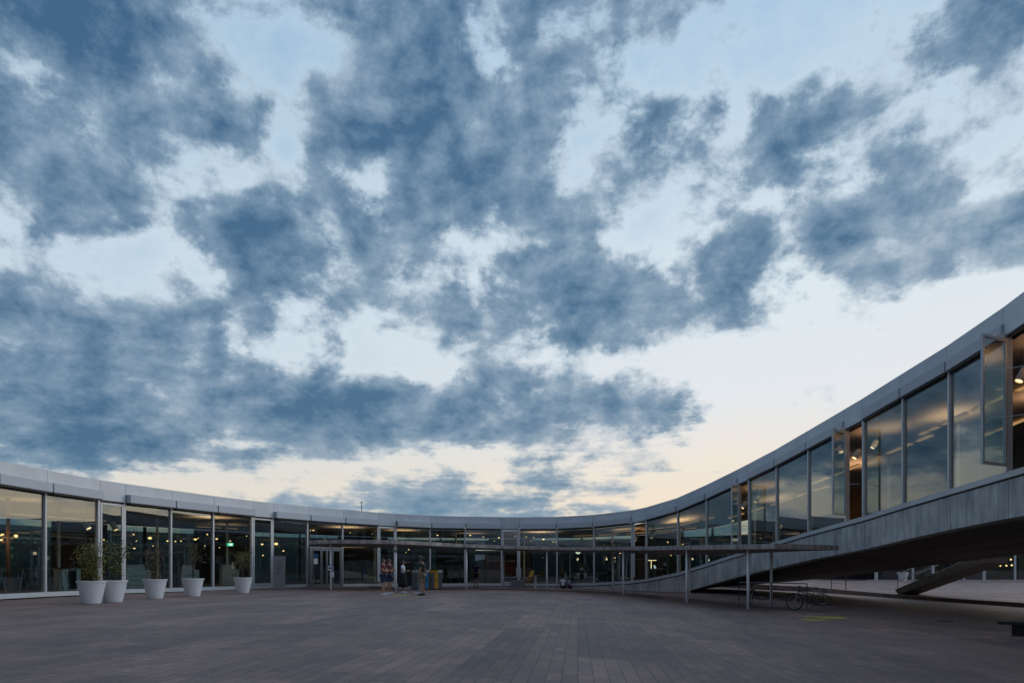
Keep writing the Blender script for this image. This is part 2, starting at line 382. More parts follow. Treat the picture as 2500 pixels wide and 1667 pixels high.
    wv = N.new('ShaderNodeCombineXYZ'); L.new(m('MULTIPLY', m('SUBTRACT', n4, .5), .07), wv.inputs[0]); L.new(m('MULTIPLY', m('SUBTRACT', n2, .5), .07), wv.inputs[1]); L.new(wv.outputs[0], Qw.inputs[1])
    vo = voro(Qw.outputs[0], 9.0, 3)
    lit = N.new('ShaderNodeVectorMath'); lit.operation = 'ADD'; lit.inputs[1].default_value = (.024, -.014, 0); L.new(Q, lit.inputs[0])
    n2b = noise(lit.outputs[0], 7.5, 8, .64, .12)
    # away from the view the deck is free noise
    out = mr(m('ABSOLUTE', az0), .78, 1.15, 0, 1, True)
    D = m('MULTIPLY', acc, 9.0)
    D = mixf(out, D, m('MULTIPLY_ADD', m('SUBTRACT', n3, .5), 18.0, m('ADD', mr(az0, -.7, 0, 7.0, 1.2), m('ADD', mr(az0, -2.5, -1.9, -1.5, 0), mr(az0, 1.9, 2.6, 0, 4.5)))))
    amp = mr(D, .3, 2.2, .38, 1.0); D0 = D
    det = m('ADD', m('ADD', m('MULTIPLY', m('SUBTRACT', n1, .5), 4.0), m('MULTIPLY', m('SUBTRACT', n2, .5), 16.0)), m('MULTIPLY_ADD', m('SUBTRACT', n4, .5), 5.0, m('MULTIPLY', m('SUBTRACT', .42, vo), 3.0)))
    D = m('MULTIPLY_ADD', m('ADD', det, mr(v0, .06, .2, 0, .15)), amp, D)
    n5 = noise(Q, 4.2, 4, .5)
    cs = N.new('ShaderNodeCombineXYZ'); L.new(m('MULTIPLY', az0, 1.0), cs.inputs[0]); L.new(m('MULTIPLY', v0, 7.5), cs.inputs[1])
    ns = noise(cs.outputs[0], 6.5, 9, .6, .2)
    D = m('MULTIPLY_ADD', m('MULTIPLY', m('SUBTRACT', ns, .49), 13.0), m('MULTIPLY', mr(v0, .06, .27, 1, 0), mr(D0, .2, 1.2, .12, 1)), D)
    sh = m('MULTIPLY', m('SUBTRACT', n2, n2b), 2.1)
    f = mr(D, 1.75, 5.0, 0, 1, True); ef = mr(m('MULTIPLY_ADD', m('SUBTRACT', n5, .5), 6.0, D), -1.6, 3.8, 0, 1)                                             # cover: crisp broken edges
    body = m('ADD', D0, m('ADD', m('MULTIPLY', m('SUBTRACT', n5, .5), 9.0), m('MULTIPLY', m('SUBTRACT', D, D0), .50)))
    body = m('ADD', mr(body, 2.0, 9.0, 0, 1), sh, 0.0, True)                    # thickness: soft shading inside the cloud
    # colours in display space
    rb = N.new('ShaderNodeValToRGB'); cr = rb.color_ramp
    stops = [(0.0, (240,206,170)), (.07, (250,229,203)), (.14, (246,233,216)), (.24, (234,235,238)), (.38, (222,233,241)), (.55, (188,212,232)), (.80, (164,196,226)), (1.0, (146,182,217))]
    while len(cr.elements) < len(stops): cr.elements.new(.5)
    for e, (p, c) in zip(cr.elements, stops): e.position = p
    for e, (p, c) in zip(cr.elements, stops): e.color = (*[q/255 for q in c], 1)
    L.new(mr(v0, 0, 1, 0, 1), rb.inputs[0]); bright = rb.outputs[0]
    side = mr(az0, -.70, .35, 0, 1, True)                       # left half of the sky is a little darker and bluer
    low = mr(v0, .05, .30, .35, 1)
    n_l = mixc(m('MULTIPLY', m('MULTIPLY', m('SUBTRACT', 1.0, side), .55), mr(v0, .06, .3, .25, 1)), bright, (150,184,212))
    rear = m('MAXIMUM', mr(m('ABSOLUTE', az0), 1.7, 2.5, 0, 1, True), mr(v0, .95, 1.7, 0, 1, True))
    bright = mixc(rear, n_l, (150,170,196))
    dark = mixc(mr(v0, .1, .8, 0, 1), (80,113,142), (66,100,134))
    dark = mixc(m('MULTIPLY', side, .22), dark, (104,136,162))
    dark = mixc(mr(v0, .04, .16, .75, 0), dark, (128,158,178))
    dark = mixc(rear, dark, (92,112,138))
    thin = mixc(.80, bright, (150,169,187)); thin = mixc(rear, thin, (168,172,180))
    cloud = mixc(body, thin, dark)
    edge = mixc(m('MULTIPLY', mr(v0, .10, .35, .1, .66), mr(v0, .45, .85, 1, .55)), bright, (228,239,246))               # sunlit thin margins
    col = mixc(ef, bright, edge)
    col = mixc(mr(f, .02, 1, 0, 1), col, cloud)
    col = mixc(mr(v0, -.02, 0, 1, 0), col, (70,72,74))
    g = N.new('ShaderNodeGamma'); L.new(col, g.inputs[0]); g.inputs[1].default_value = 2.2
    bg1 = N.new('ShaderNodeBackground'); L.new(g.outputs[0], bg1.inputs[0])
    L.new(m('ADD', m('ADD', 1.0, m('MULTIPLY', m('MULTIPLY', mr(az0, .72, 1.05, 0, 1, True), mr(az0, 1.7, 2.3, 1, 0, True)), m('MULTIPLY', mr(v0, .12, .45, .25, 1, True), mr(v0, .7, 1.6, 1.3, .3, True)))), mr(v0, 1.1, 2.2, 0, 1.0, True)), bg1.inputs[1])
    sk = N.new('ShaderNodeTexSky'); sk.sky_type = 'NISHITA'; sk.sun_disc = False; sk.sun_elevation = R(SUN_EL); sk.sun_rotation = R(SUN_AZ); sk.altitude = 400
    bg2 = N.new('ShaderNodeBackground'); L.new(sk.outputs[0], bg2.inputs[0]); bg2.inputs[1].default_value = .05
    lp = m('MULTIPLY', m('SUBTRACT', 1.0, f, clamp=True), .05)  # the clear air shows only between the clouds
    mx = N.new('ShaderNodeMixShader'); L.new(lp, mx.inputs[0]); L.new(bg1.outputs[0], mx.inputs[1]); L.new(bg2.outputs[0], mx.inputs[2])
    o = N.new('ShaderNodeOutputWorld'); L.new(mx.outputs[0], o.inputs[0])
    w.cycles.sampling_method = 'MANUAL'; w.cycles.sample_map_resolution = 512
build_world()

sun = bpy.data.lights.new('sun', 'SUN'); sun.energy = .38; sun.angle = R(50); sun.color = (1, .80, .60)
so = bpy.data.objects.new('sun', sun); COL.objects.link(so)
sd = Vector((math.sin(R(SUN_AZ))*math.cos(R(SUN_EL)), math.cos(R(SUN_AZ))*math.cos(R(SUN_EL)), math.sin(R(SUN_EL))))
so.rotation_euler = sd.to_track_quat('Z', 'Y').to_euler(); so.location = (40, 60, 40)

cam = bpy.data.cameras.new('camera'); co = bpy.data.objects.new('camera', cam); COL.objects.link(co)
cam.lens = F/2500*36; cam.sensor_width = 36; cam.sensor_fit = 'HORIZONTAL'; cam.shift_y = (HY-833.5)/2500; cam.clip_end = 20000; cam.clip_start = .1
co.location = (0, 0, EYE); co.rotation_euler = (R(90), 0, 0); S.camera = co
S.view_settings.view_transform = 'Standard'; S.view_settings.look = 'None'; S.view_settings.exposure = 0; S.view_settings.gamma = 1
S.render.engine = 'CYCLES'; S.cycles.use_denoising = True
S.cycles.max_bounces = 10; S.cycles.transparent_max_bounces = 24; S.cycles.sample_clamp_indirect = 4

# ================================================================== setting: ground, hills
def grid_mesh(name, mat, xs, ys, zf, kind='structure'):
    vs = []; fs = []; n = len(xs)
    for y in ys:
        for x in xs: vs.append((x, y, zf(x, y)))
    for j in range(len(ys)-1):
        for i in range(n-1): fs.append((j*n+i, j*n+i+1, (j+1)*n+i+1, (j+1)*n+i))
    me = bpy.data.meshes.new(name); me.from_pydata(vs, [], fs); me.update(); me.materials.append(mat)
    for p in me.polygons: p.use_smooth = True
    o = bpy.data.objects.new(name, me); COL.objects.link(o); o['kind'] = kind; return o
def frange(a, b, s_):
    r = []; x = a
    while x < b-1e-6: r.append(x); x += s_
    return r+[b]
xs = [-6000,-600,-120,-60]+frange(-40, 60, 1.0)+[90,160,600,6000]
ys = [-6000,-600,-120]+frange(-50, 64, 1.0)+[90,160,600,6000]
def gfar(x, y):
    w = sstep((max(abs(x)-45, abs(y)-62, 0))/40)
    z = ground_z(x, y)
    if x > 18: z = lerp(z, -.48, sstep((x-18)/4))
    return lerp(z, -1.2, w)
grid_mesh('ground', M['paving'], xs, ys, gfar)
# the neighbouring patio: a raised pavement that begins at a kerb behind the shell and climbs gently
CREST = [(24.4,14.0),(24.0,24.0),(23.6,31.5),(23.45,36),(23.4,42),(23.5,48),(23.6,54),(21.5,60),(19,66)]
def patio_z(x, y): return lerp(-.28, .06, sstep((y-36)/36))-(.10 if False else 0)
mb = MB(); rows = []
def crest_x(y): return interp(y, [(b, a) for a, b in CREST])
ys2 = frange(14, 80, 2); xo = [0, .02, 1, 3, 6, 10, 16, 26, 40, 60]
vs = []; fs = []
for y in ys2:
    for k, d in enumerate(xo): vs.append((crest_x(y)+d, y, patio_z(0, y)-(.35 if k == 0 else 0)+(0.0 if k < 2 else 0)))
n = len(xo)
for j in range(len(ys2)-1):
    for i in range(n-1): fs.append((j*n+i, j*n+i+1, (j+1)*n+i+1, (j+1)*n+i))
me = bpy.data.meshes.new('pavement'); me.from_pydata(vs, [], fs); me.update(); me.materials.append(M['paving2'])
o = bpy.data.objects.new('pavement', me); COL.objects.link(o); o['kind'] = 'structure'
# hills on the horizon behind and beside the camera
hill_m = new_mat('wooded hills', (.035,.05,.045), .95, 0, .3, .01)
vs = []; fs = []; nseg = 160
for k in range(nseg+1):
    a = R(48)+R(250)*k/nseg
    hgt = 3200*math.tan(R(2.3+1.5*math.sin(k*.13)+.8*math.sin(k*.31+1)+.35*math.sin(k*.9)+.15*math.sin(k*2.3)))
    hgt = hgt*sstep(min(k, nseg-k)/14)+3200*math.tan(R(3.2))*math.exp(-((a-R(88))/R(30))**2)*sstep(k/8)
    for rr, hh in ((2600, -6), (3000, hgt*.7), (3300, hgt), (3700, hgt*.6)):
        vs.append((rr*math.sin(a), rr*math.cos(a), hh-2))
for k in range(nseg):
    for i in range(3): fs.append((k*4+i, k*4+i+1, (k+1)*4+i+1, (k+1)*4+i))
me = bpy.data.meshes.new('hills'); me.from_pydata(vs, [], fs); me.update(); me.materials.append(hill_m)
o = bpy.data.objects.new('hills', me); COL.objects.link(o); o['kind'] = 'structure'

# ================================================================== the curved glass building round the patio
# stations along the patio front: x, y, top of fascia, kind of the bay that follows (w wide pane, v narrow vent)
NODES = [(-14.6,4.6,5.33,'w'),(-16.4,7.0,5.33,'w'),(-17.7,9.5,5.33,'w'),(-18.5,12.2,5.33,'v'),(-18.75,13.6,5.33,'w'),(-19.1,16.4,5.33,'w'),(-19.3,19.4,5.33,'w'),(-19.38,22.4,5.335,'w'),(-19.35,25.3,5.34,'w'),
 (-19.25,28.15,5.34,'w'),(-18.86,31.13,5.335,'v'),(-18.45,32.47,5.33,'w'),(-17.54,35.10,5.32,'w'),(-16.54,37.78,5.315,'w'),(-15.41,40.45,5.32,'v'),(-14.69,41.87,5.325,'w'),
 (-13.26,44.22,5.325,'w'),(-11.53,46.43,5.31,'w'),(-9.49,48.36,5.285,'v'),(-8.38,49.19,5.265,'w'),(-6.06,50.51,5.235,'w'),(-3.55,51.41,5.24,'w'),(-.78,51.83,5.23,'v'),
 (.56,51.84,5.22,'w'),(3.39,51.40,5.215,'w'),(6.05,50.39,5.29,'w'),(8.57,48.75,5.475,'v'),(9.44,47.98,5.61,'w'),(11.18,46.01,6.06,'w'),(12.51,43.89,6.66,'w'),(13.66,41.09,7.27,'v'),
 (13.93,40.1,7.43,'w'),(14.50,37.40,7.80,'w'),(14.83,34.15,8.15,'w'),(15.0,30.64,8.43,'v'),(15.06,29.23,8.54,'w'),(15.22,26.56,8.83,'w'),(15.32,23.9,9.07,'w'),(15.05,20.75,9.23,'v'),
 (14.78,19.35,9.25,'w'),(14.05,16.6,9.2,'w'),(12.9,14.0,9.1,'w'),(11.3,11.6,8.9,'w'),(9.3,9.6,8.65,'e')]
NN = len(NODES)
P2 = [Vector((a[0], a[1], 0)) for a in NODES]; ZT = [a[2] for a in NODES]
NRM = []
for i in range(NN):
    t = (P2[min(i+1, NN-1)]-P2[max(i-1, 0)]).normalized(); NRM.append(Vector((-t.y, t.x, 0)))   # points into the building
if NRM[20].y < 0: NRM = [-q for q in NRM]
FH = 5.2                                     # fascia top to sill bottom
IR0 = 26                                     # from here on the right hand arch begins
def depth(i): return lerp(13.0, 8.6, sstep((i-22)/6))
def far_pt(i):
    p = P2[i]+NRM[i]*depth(i)
    return p
BL = Vector((0, 45, 0))
bld = empty('glass_building', BL, 'low curved glass fronted building wrapping round the patio and rising into an arch', 'building')

def slab(mb, i, j, z0, z1, d0, d1, e0=0.0, e1=0.0):
    """prism between stations: z0/z1 offsets below the fascia top, d0/d1 depth behind the front line, e0/e1 end insets"""
    a, b = P2[i], P2[j]; za, zb = ZT[i], ZT[j]; L_ = (b-a).length
    def pt(t, d, z): return a.lerp(b, t)+(NRM[i].lerp(NRM[j], t))*d+Vector((0, 0, lerp(za, zb, t)+z))
    t0, t1 = e0/L_, 1-e1/L_
    return mb.hexa([pt(t0,d0,z0), pt(t1,d0,z0), pt(t1,d1,z0), pt(t0,d1,z0), pt(t0,d0,z1), pt(t1,d0,z1), pt(t1,d1,z1), pt(t0,d1,z1)])
def build_front():
    for i in range(NN-1):
        kind = NODES[i][3]
        right = sstep((i-25)/4)
        if kind == 'w':
            slab(MB(), i, i+1, -.52, 0, -.10, .25, .008, .008).build('fascia_panel', M['fascia'], bld)
            pr = lerp(-.36, -.17, right)
            bx = slab(MB(), i, i+1, -.90, -.523, pr, .10, .06, .03).build('blind_box', M['box'], bld)
            slab(MB(), i, i+1, -.97, -.903, pr+.06, pr+.13, .10, .08).build('bottom_rail', M['darkframe'], bx)
            if right > 0: MB().box((0,0,0), (.03,.03,.03))
            slab(MB(), i, i+1, -1.02, -.91, .012, .14).build('head_rail', M['darkframe'], bld)
            slab(MB(), i, i+1, -FH+.19, -1.02, .03, .055, .03, .03).build('window_pane', M['glass'], bld)
        else:
            slab(MB(), i, i+1, -.90, 0, -.10, .25, .008, .008).build('fascia_panel', M['fascia'], bld)
            slab(MB(), i, i+1, -.97, -.903, -.02, .14).build('head_rail', M['darkframe'], bld)
            vent(i)
        slab(MB(), i, i+1, -FH, -FH+.19, -.03, .20).build('sill', M['sill'], bld)
    for i in range(NN):
        a = P2[i]; n = NRM[i]; t = Vector((n.y, -n.x, 0)); z0, z1 = ZT[i]-FH+.19, ZT[i]-.92
        w = .045 if NODES[i][3] == 'w' and NODES[i-1][3] != 'v' else .06
        p = [a+t*s_*w+n*d+Vector((0,0,z)) for z in (z0, z1) for s_, d in ((-1,-.05),(1,-.05),(1,.12),(-1,.12))]
        MB().hexa(p).build('mullion', M['frame'], bld)
def vent(i):
    a, b = P2[i], P2[i+1]; n = (NRM[i]+NRM[i+1]).normalized(); z0 = max(ZT[i], ZT[i+1])-FH+.22; z1 = min(ZT[i], ZT[i+1])-1.0
    opened = i >= 26
    ln = (b-a).length-.16; dirv = (b-a).normalized()
    a2 = a+dirv*.08-n*.02; b2 = a+dirv*(.08+ln)-n*.02
    if opened:       # hinged on the station that is farther along, swung out over the patio
        a2 = a+dirv*.10-n*.08; b2 = a2-n*.98+dirv*.72
        z0 += .10; z1 -= .02
    else:
        rise = ZT[i+1]-ZT[i]
    d = (b2-a2).normalized(); q = Vector((d.y, -d.x, 0)); L_ = (b2-a2).length
    f = MB(); fw = .085
    def bar(u0, u1, h0, h1, t_=.035):
        p = [a2+d*u+q*s_*t_+Vector((0,0,h)) for h in (h0, h1) for u, s_ in ((u0,-1),(u1,-1),(u1,1),(u0,1))]
        return p
    f.hexa(bar(0, fw, z0, z1)); f.hexa(bar(L_-fw, L_, z0, z1)); f.hexa(bar(fw, L_-fw, z0, z0+fw)); f.hexa(bar(fw, L_-fw, z1-fw, z1))
    fo = f.build('vent_window', M['frame'], bld)
    MB().hexa(bar(fw, L_-fw, z0+fw, z1-fw, .012)).build('pane', M['cglass' if opened else 'glass'], fo)
    if opened:
        for h in (z0+(z1-z0)*.34, z0+(z1-z0)*.70):
            MB().tube([b2-d*.12+Vector((0,0,h)), b2.lerp(b, .86)+Vector((0,0,h))], .012, 6).build('stay_bar', M['steel'], fo)
        # bracket on the fascia above the hinge and a little closing box
        MB().box(tuple(a+dirv*.02-n*.22+Vector((0,0,z1+.13))), (.16,.26,.14), math.atan2(dirv.y, dirv.x)).build('hinge_bracket', M['frame'], fo)
    else:
        MB().tube([b2-d*.16-n*.07+Vector((0,0,z0+.9)), b2-d*.16-n*.07+Vector((0,0,z0+1.2))], .014, 6).build('handle', M['steel'], fo)
build_front()

# concrete edge beam of the shell under the sill, in formwork lengths
for i in range(22, NN-1):
    m_ = MB(); slab(m_, i, i+1, -FH-1.22, -FH-.055, .03, .55, .016, .016); m_.build('concrete_edge', M['concrete'], bld)
    g_ = MB(); slab(g_, i, i+1, -FH-.056, -FH-.001, .10, .5); g_.build('shadow_gap', M['black'], bld)

def strip(name, mat, i0, i1, za, zb, fa, fb, nsub=1, uv=False, zfar=None):
    """sheet from depth fa to depth fb (functions of station) following the front line"""
    vs = []; fs = []; uvs = []; cum = 0
    for i in range(i0, i1+1):
        if i > i0: cum += (P2[i]-P2[i-1]).length
        for k in range(nsub+1):
            t = k/nsub; d = lerp(fa(i), fb(i), t); p = P2[i]+NRM[i]*d
            z = lerp(ZT[i]+za, ZT[i]+zb if zfar is None else zfar(p.y), t)
            if zfar is not None: z += .35*math.sin(math.pi*t)*sstep((i-28)/5)
            vs.append((p.x, p.y, z)); uvs.append((cum, d))
    m_ = nsub+1
    for i in range(i1-i0):
        for k in range(nsub): fs.append((i*m_+k, i*m_+k+1, (i+1)*m_+k+1, (i+1)*m_+k))
    mb = MB(); mb.add(vs, fs); o = mb.build(name, mat, bld, smooth=True)
    if uv:
        l = o.data.uv_layers.new(name='UVMap')
        for p in o.data.polygons:
            for li, vi in zip(p.loop_indices, p.vertices): l.data[li].uv = uvs[vi]
    return o
strip('roof', M['roof'], 0, NN-1, -.03, .12, lambda i: .24, lambda i: depth(i)+1.2)
strip('ceiling', M['ceil'], 0, NN-1, -1.03, -1.03, lambda i: .14, lambda i: depth(i), 6)
strip('interior_floor', M['carpet'], 0, NN-1, -FH+.18, -FH+.18, lambda i: .20, lambda i: depth(i), 6)
ZF = [(14,2.3),(20,2.45),(27,2.2),(32,1.93),(37,1.55),(43.7,.92),(48,.45),(54,-.15),(60,-.6)]
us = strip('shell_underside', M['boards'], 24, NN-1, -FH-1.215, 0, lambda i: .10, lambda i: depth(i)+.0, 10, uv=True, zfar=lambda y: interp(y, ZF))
# far edge face of the shell
vs = []; fs = []
for k, i in enumerate(range(24, NN)):
    p = P2[i]+NRM[i]*depth(i); vs += [(p.x, p.y, interp(p.y, ZF)), (p.x, p.y, ZT[i]-FH+.16)]
    if k: fs.append((2*k-2, 2*k, 2*k+1, 2*k-1))
mb = MB(); mb.add(vs, fs); mb.build('concrete_edge', M['concrete'], bld)
# rear face: glass bays and lined wall bays in turn
for i in range(NN-1):
    a = P2[i]+NRM[i]*depth(i); b = P2[i+1]+NRM[i+1]*depth(i+1)
    n0, n1 = NRM[i], NRM[i+1]; za, zb = ZT[i], ZT[i+1]
    def quad(d0, d1, z0, z1, t0=0, t1=1):
        pa, pb = a.lerp(b, t0), a.lerp(b, t1); A, B = n0.lerp(n1, t0), n0.lerp(n1, t1); ya, yb = lerp(za, zb, t0), lerp(za, zb, t1)
        return [pa+A*d0+Vector((0,0,ya+z0)), pb+B*d0+Vector((0,0,yb+z0)), pb+B*d1+Vector((0,0,yb+z0)), pa+A*d1+Vector((0,0,ya+z0)),
                pa+A*d0+Vector((0,0,ya+z1)), pb+B*d0+Vector((0,0,yb+z1)), pb+B*d1+Vector((0,0,yb+z1)), pa+A*d1+Vector((0,0,ya+z1))]
    gl = (i % 3 != 1) if i < 28 else False
    if i >= 33:      # low windows with a plastered wall above
        MB().hexa(quad(-.02, .02, -FH+.2, -FH+2.15, .06, .94)).build('rear_pane', M['rglass'], bld)
        MB().hexa(quad(-.10, .10, -FH+2.15, -1.05, .02, .98)).build('rear_wall', M['wallgrey'], bld)
    elif i >= 28:
        MB().hexa(quad(-.02, .02, -FH+.2, -FH+1.7, .3, .98)).build('rear_pane', M['rglass'], bld)
        MB().hexa(quad(-.10, .10, -FH+.2, -FH+1.7, .02, .3)).build('rear_wall', M['wallgrey'], bld)
        MB().hexa(quad(-.10, .10, -FH+1.7, -1.05, .02, .98)).build('rear_wall', M['timber' if i == 30 else 'wallgrey'], bld)
    elif gl:
        MB().hexa(quad(-.02, .02, -FH+.2, -1.05, .02, .98)).build('rear_pane', M['rglass'], bld)
    else:
        MB().hexa(quad(-.1, .1, -FH+.2, -1.05, .02, .98)).build('rear_wall', [M['curtain'], M['timber'], M['wallgrey']][(i//3) % 3], bld)
    MB().hexa(quad(-.08, .08, -FH+.2, -1.05, -.02, .02)).build('rear_mullion', M['darkframe'], bld)
# courtyard wall behind the left and middle rear glazing, open to the sky
vs = []; fs = []
for k, i in enumerate(range(0, 28)):
    p = P2[i]+NRM[i]*(depth(i)+6.5); q = P2[i]+NRM[i]*(depth(i)+6.9); h = 4.3
    vs += [(p.x,p.y,-.6),(p.x,p.y,h),(q.x,q.y,h),(q.x,q.y,-.6)]
    if k:
        o_ = 4*(k-1); fs += [(o_,o_+4,o_+5,o_+1),(o_+1,o_+5,o_+6,o_+2),(o_+2,o_+6,o_+7,o_+3)]
MB().add(vs, fs).build('courtyard_wall', M['yard'], bld)
# slim interior columns
for i in range(1, NN-1, 2):
    p = P2[i]+NRM[i]*4.2; MB().tube([p+Vector((0,0,ZT[i]-FH+.18)), p+Vector((0,0,ZT[i]-1.03))], .075, 10).build('column', M['post'], bld)
# wing that closes the patio behind the camera
rw = MB(); arc = []
for k in range(15):
    a = math.pi*(.02+.96*k/14); arc.append(Vector((-2.5-12.0*math.cos(a), 3.6-27*math.sin(a)**.9, 0)))
def band(z0, z1, d): 
    m_ = MB()
    for p, q in zip(arc, arc[1:]):
        n = Vector((-(q-p).y, (q-p).x, 0)).normalized()
        m_.hexa([p+n*d+Vector((0,0,z0)), q+n*d+Vector((0,0,z0)), q+n*(d-.3)+Vector((0,0,z0)), p+n*(d-.3)+Vector((0,0,z0)), p+n*d+Vector((0,0,z1)), q+n*d+Vector((0,0,z1)), q+n*(d-.3)+Vector((0,0,z1)), p+n*(d-.3)+Vector((0,0,z1))])
    return m_
band(4.42, 5.33, 0).build('fascia_panel', M['fascia'], bld)
rear_dark = new_mat('dark glazing', (.02,.03,.035), .15, 0, .1, 1)
band(-.6, 4.42, -.1).build('window_band', rear_dark, bld)

# unseen block added beyond the arch to keep daylight off the ground beneath it
hb = MB(); hb.box((47.5, 1.0, 5.6), (47.0, 58.0, 6.6)); hb.build('shade_block', M['concrete'], bld)

def front_hit(px):
    """front line where the view direction of a photo column meets it: depth, inward normal, fascia top"""
    u = (px-CX)/F
    for i in range(NN-1):
        f0 = P2[i].x-u*P2[i].y; f1 = P2[i+1].x-u*P2[i+1].y
        if (f0 <= 0 < f1 or f1 <= 0 < f0) and P2[i].y > 15:
            t = f0/(f0-f1); p = P2[i].lerp(P2[i+1], t); return p, NRM[i].lerp(NRM[i+1], t), lerp(ZT[i], ZT[i+1], t), i
    raise ValueError(px)
def floor_at(x, y):
    """height of the interior floor at a point (nearest front station)"""
    best = min(range(NN-1), key=lambda i: ((P2[i]+P2[i+1])/2-Vector((x, y, 0))).length if P2[i].y > 15 else 1e9)
    a, b = P2[best], P2[best+1]; t = max(0, min(1, (Vector((x,y,0))-a).dot(b-a)/(b-a).length_squared))
    return lerp(ZT[best], ZT[best+1], t)-FH+.18
def inside(px, k):
    p, n, zt, i = front_hit(px); Y = p.y+k; x = (px-CX)/F*Y
    return Vector((x, Y, floor_at(x, Y)))

# roof things
p, n, zt, i = front_hit(883); q = at(883, 1247, p.y+2.0)
e = empty('roof_mast', (q.x, q.y, zt), 'thin dark mast with a short crossbar on the low roof', 'mast')
MB().tube([(0,0,0),(0,0,.86)], .028, 6).build('pole', M['darksteel'], e, local=True)
MB().box((0,0,.84), (.22,.04,.05)).build('crossbar', M['darksteel'], e, local=True)
p, n, zt, i = front_hit(850); q = at(850, 1244, p.y+3)
e = empty('roof_light', (q.x, q.y, zt+.05), 'flat domed skylight showing just above the roof edge left of the mast', 'skylight')
MB().lathe([(1.0,-.1),(1.0,.10)], n=20).build('upstand', M['darksteel'], e, local=True)
MB().lathe([(.98,.10),(.85,.2),(.5,.27),(.02,.30)], n=20).build('dome', M['white'], e, local=True, smooth=True)

# ================================================================== far glass front across the neighbouring patio
FY = 75.0
far = empty('far_building', (58, FY, .05), 'distant glass front across the next patio, seen under the arch', 'building')
fx = [40.0, 44.0, 46.2, 49.6, 51.8, 55.2, 57.6, 61.6, 63.3, 66.8, 68.0, 69.9, 74.0, 78]
def fz(x): return -.02 if x < 63 else -.05
for k, (a, b) in enumerate(zip(fx, fx[1:])):
    MB().box(((a+b)/2, FY, 2.15), (b-a-.1, .03, 4.0)).build('window_pane', M['glass'], far)
    MB().box((a, FY-.02, 2.15), (.2 if k % 2 else .28, .2, 4.0)).build('mullion', M['frame'], far)
MB().box((59, FY-.02, .06), (40, .24, .16)).build('sill', M['sill'], far)
MB().box((59, FY, 4.7), (42, .5, 1.0)).build('fascia_panel', M['fascia'], far)
MB().box((59, FY+6, 5.3), (42, 12, .3)).build('roof', M['roof'], far)
MB().box((59, FY+6, .03), (40, 11.8, .1)).build('interior_floor', M['carpet'], far)
for k, (x, w) in enumerate([(42,4),(50,5),(56.6,4.5),(66,5.5),(76,6)]):
    MB().box((x, FY+9, 2.1), (w, .2, 4.0)).build('rear_wall', [M['curtain'],M['timber'],M['wallgrey']][k % 3], far)
MB().box((59, FY+12, 2.1), (42, .2, 4.2)).build('rear_wall', M['wallgrey'], far)
MB().box((57.9, FY+1.6, 1.5), (2.2, .12, 2.9)).build('partition', M['timber'], far)
for x in (62.0, 66.1, 71):
    MB().tube([(x, FY+3, .1), (x, FY+3, 4.2)], .12, 8).build('column', M['copper'], far)

# ================================================================== entrance canopy on thin posts
ZC = [(-12.5,2.74),(-10.3,2.725),(-6.6,2.69),(-2.85,2.63),(2.25,2.52),(6.6,2.40),(8.8,2.23),(10.2,2.10),(12.2,2.08),(14.5,2.12)]
front = [(-11.9,40.2),(-10.3,38.6),(-6.55,38.2),(-2.85,42.2),(2.2,43.5),(6.45,40.0),(8.55,34.0),(9.9,29.2),(10.75,27.4)]
front = [(-12.0,40.2),(-10.35,38.55),(-6.5,38.3),(-2.8,42.2),(2.2,43.5),(6.45,40.0),(8.6,34.0),(9.95,29.1),(10.6,27.5)]
rear = [(-13.0,43.6),(-10.9,44.2),(-6.3,46.6),(-.6,47.4),(3.6,47.0),(6.9,45.3),(10.5,39.2),(12.6,32.6),(14.55,30.4)]
def resample(pts, n):
    pts = [Vector((a, b, 0)) for a, b in pts]; out = []
    m_ = len(pts)-1
    for k in range(n+1):
        t = k/n*m_; i = min(int(t), m_-1); u = t-i
        p0, p1, p2, p3 = pts[max(i-1,0)], pts[i], pts[i+1], pts[min(i+2,m_)]
        out.append(.5*((2*p1)+(-p0+p2)*u+(2*p0-5*p1+4*p2-p3)*u*u+(-p0+3*p1-3*p2+p3)*u**3))
    return out
fr, re = resample(front, 48), resample(rear, 48)
cv = []; cf = []
def zc(x): return interp(x, ZC)
for a, b in zip(fr, re):
    for z in (0, .21):
        cv.append((a.x, a.y, zc(a.x)+z)); cv.append((b.x, b.y, zc(b.x)+z))
for k in range(48):
    o_ = 4*k; n_ = o_+4
    cf += [(o_, o_+1, n_+1, n_), (o_+2, n_+2, n_+3, o_+3), (o_, n_, n_+2, o_+2), (o_+1, o_+3, n_+3, n_+1)]
cf += [(0,2,3,1), (192,193,195,194)]
canopy = empty('entrance_canopy', (0, 43, 0), 'thin curving concrete canopy slab running along the glass front on slim white posts', 'canopy')
MB().add(cv, cf).build('roof_slab', M['canopy'], canopy)
for (x, y) in [(-10.35,39.0),(-6.6,38.77),(-2.85,42.7),(2.25,44.0),(6.6,40.5),(8.8,34.4),(10.2,29.5),(-.6,46.6),(6.6,44.7),(10.1,38.8),(12.15,32.0)]:
    z0 = ground_z(x, y)
    MB().tube([(x,y,z0-.02),(x,y,zc(x)+.01)], .060, 12).build('post', M['post'], canopy, smooth=True)

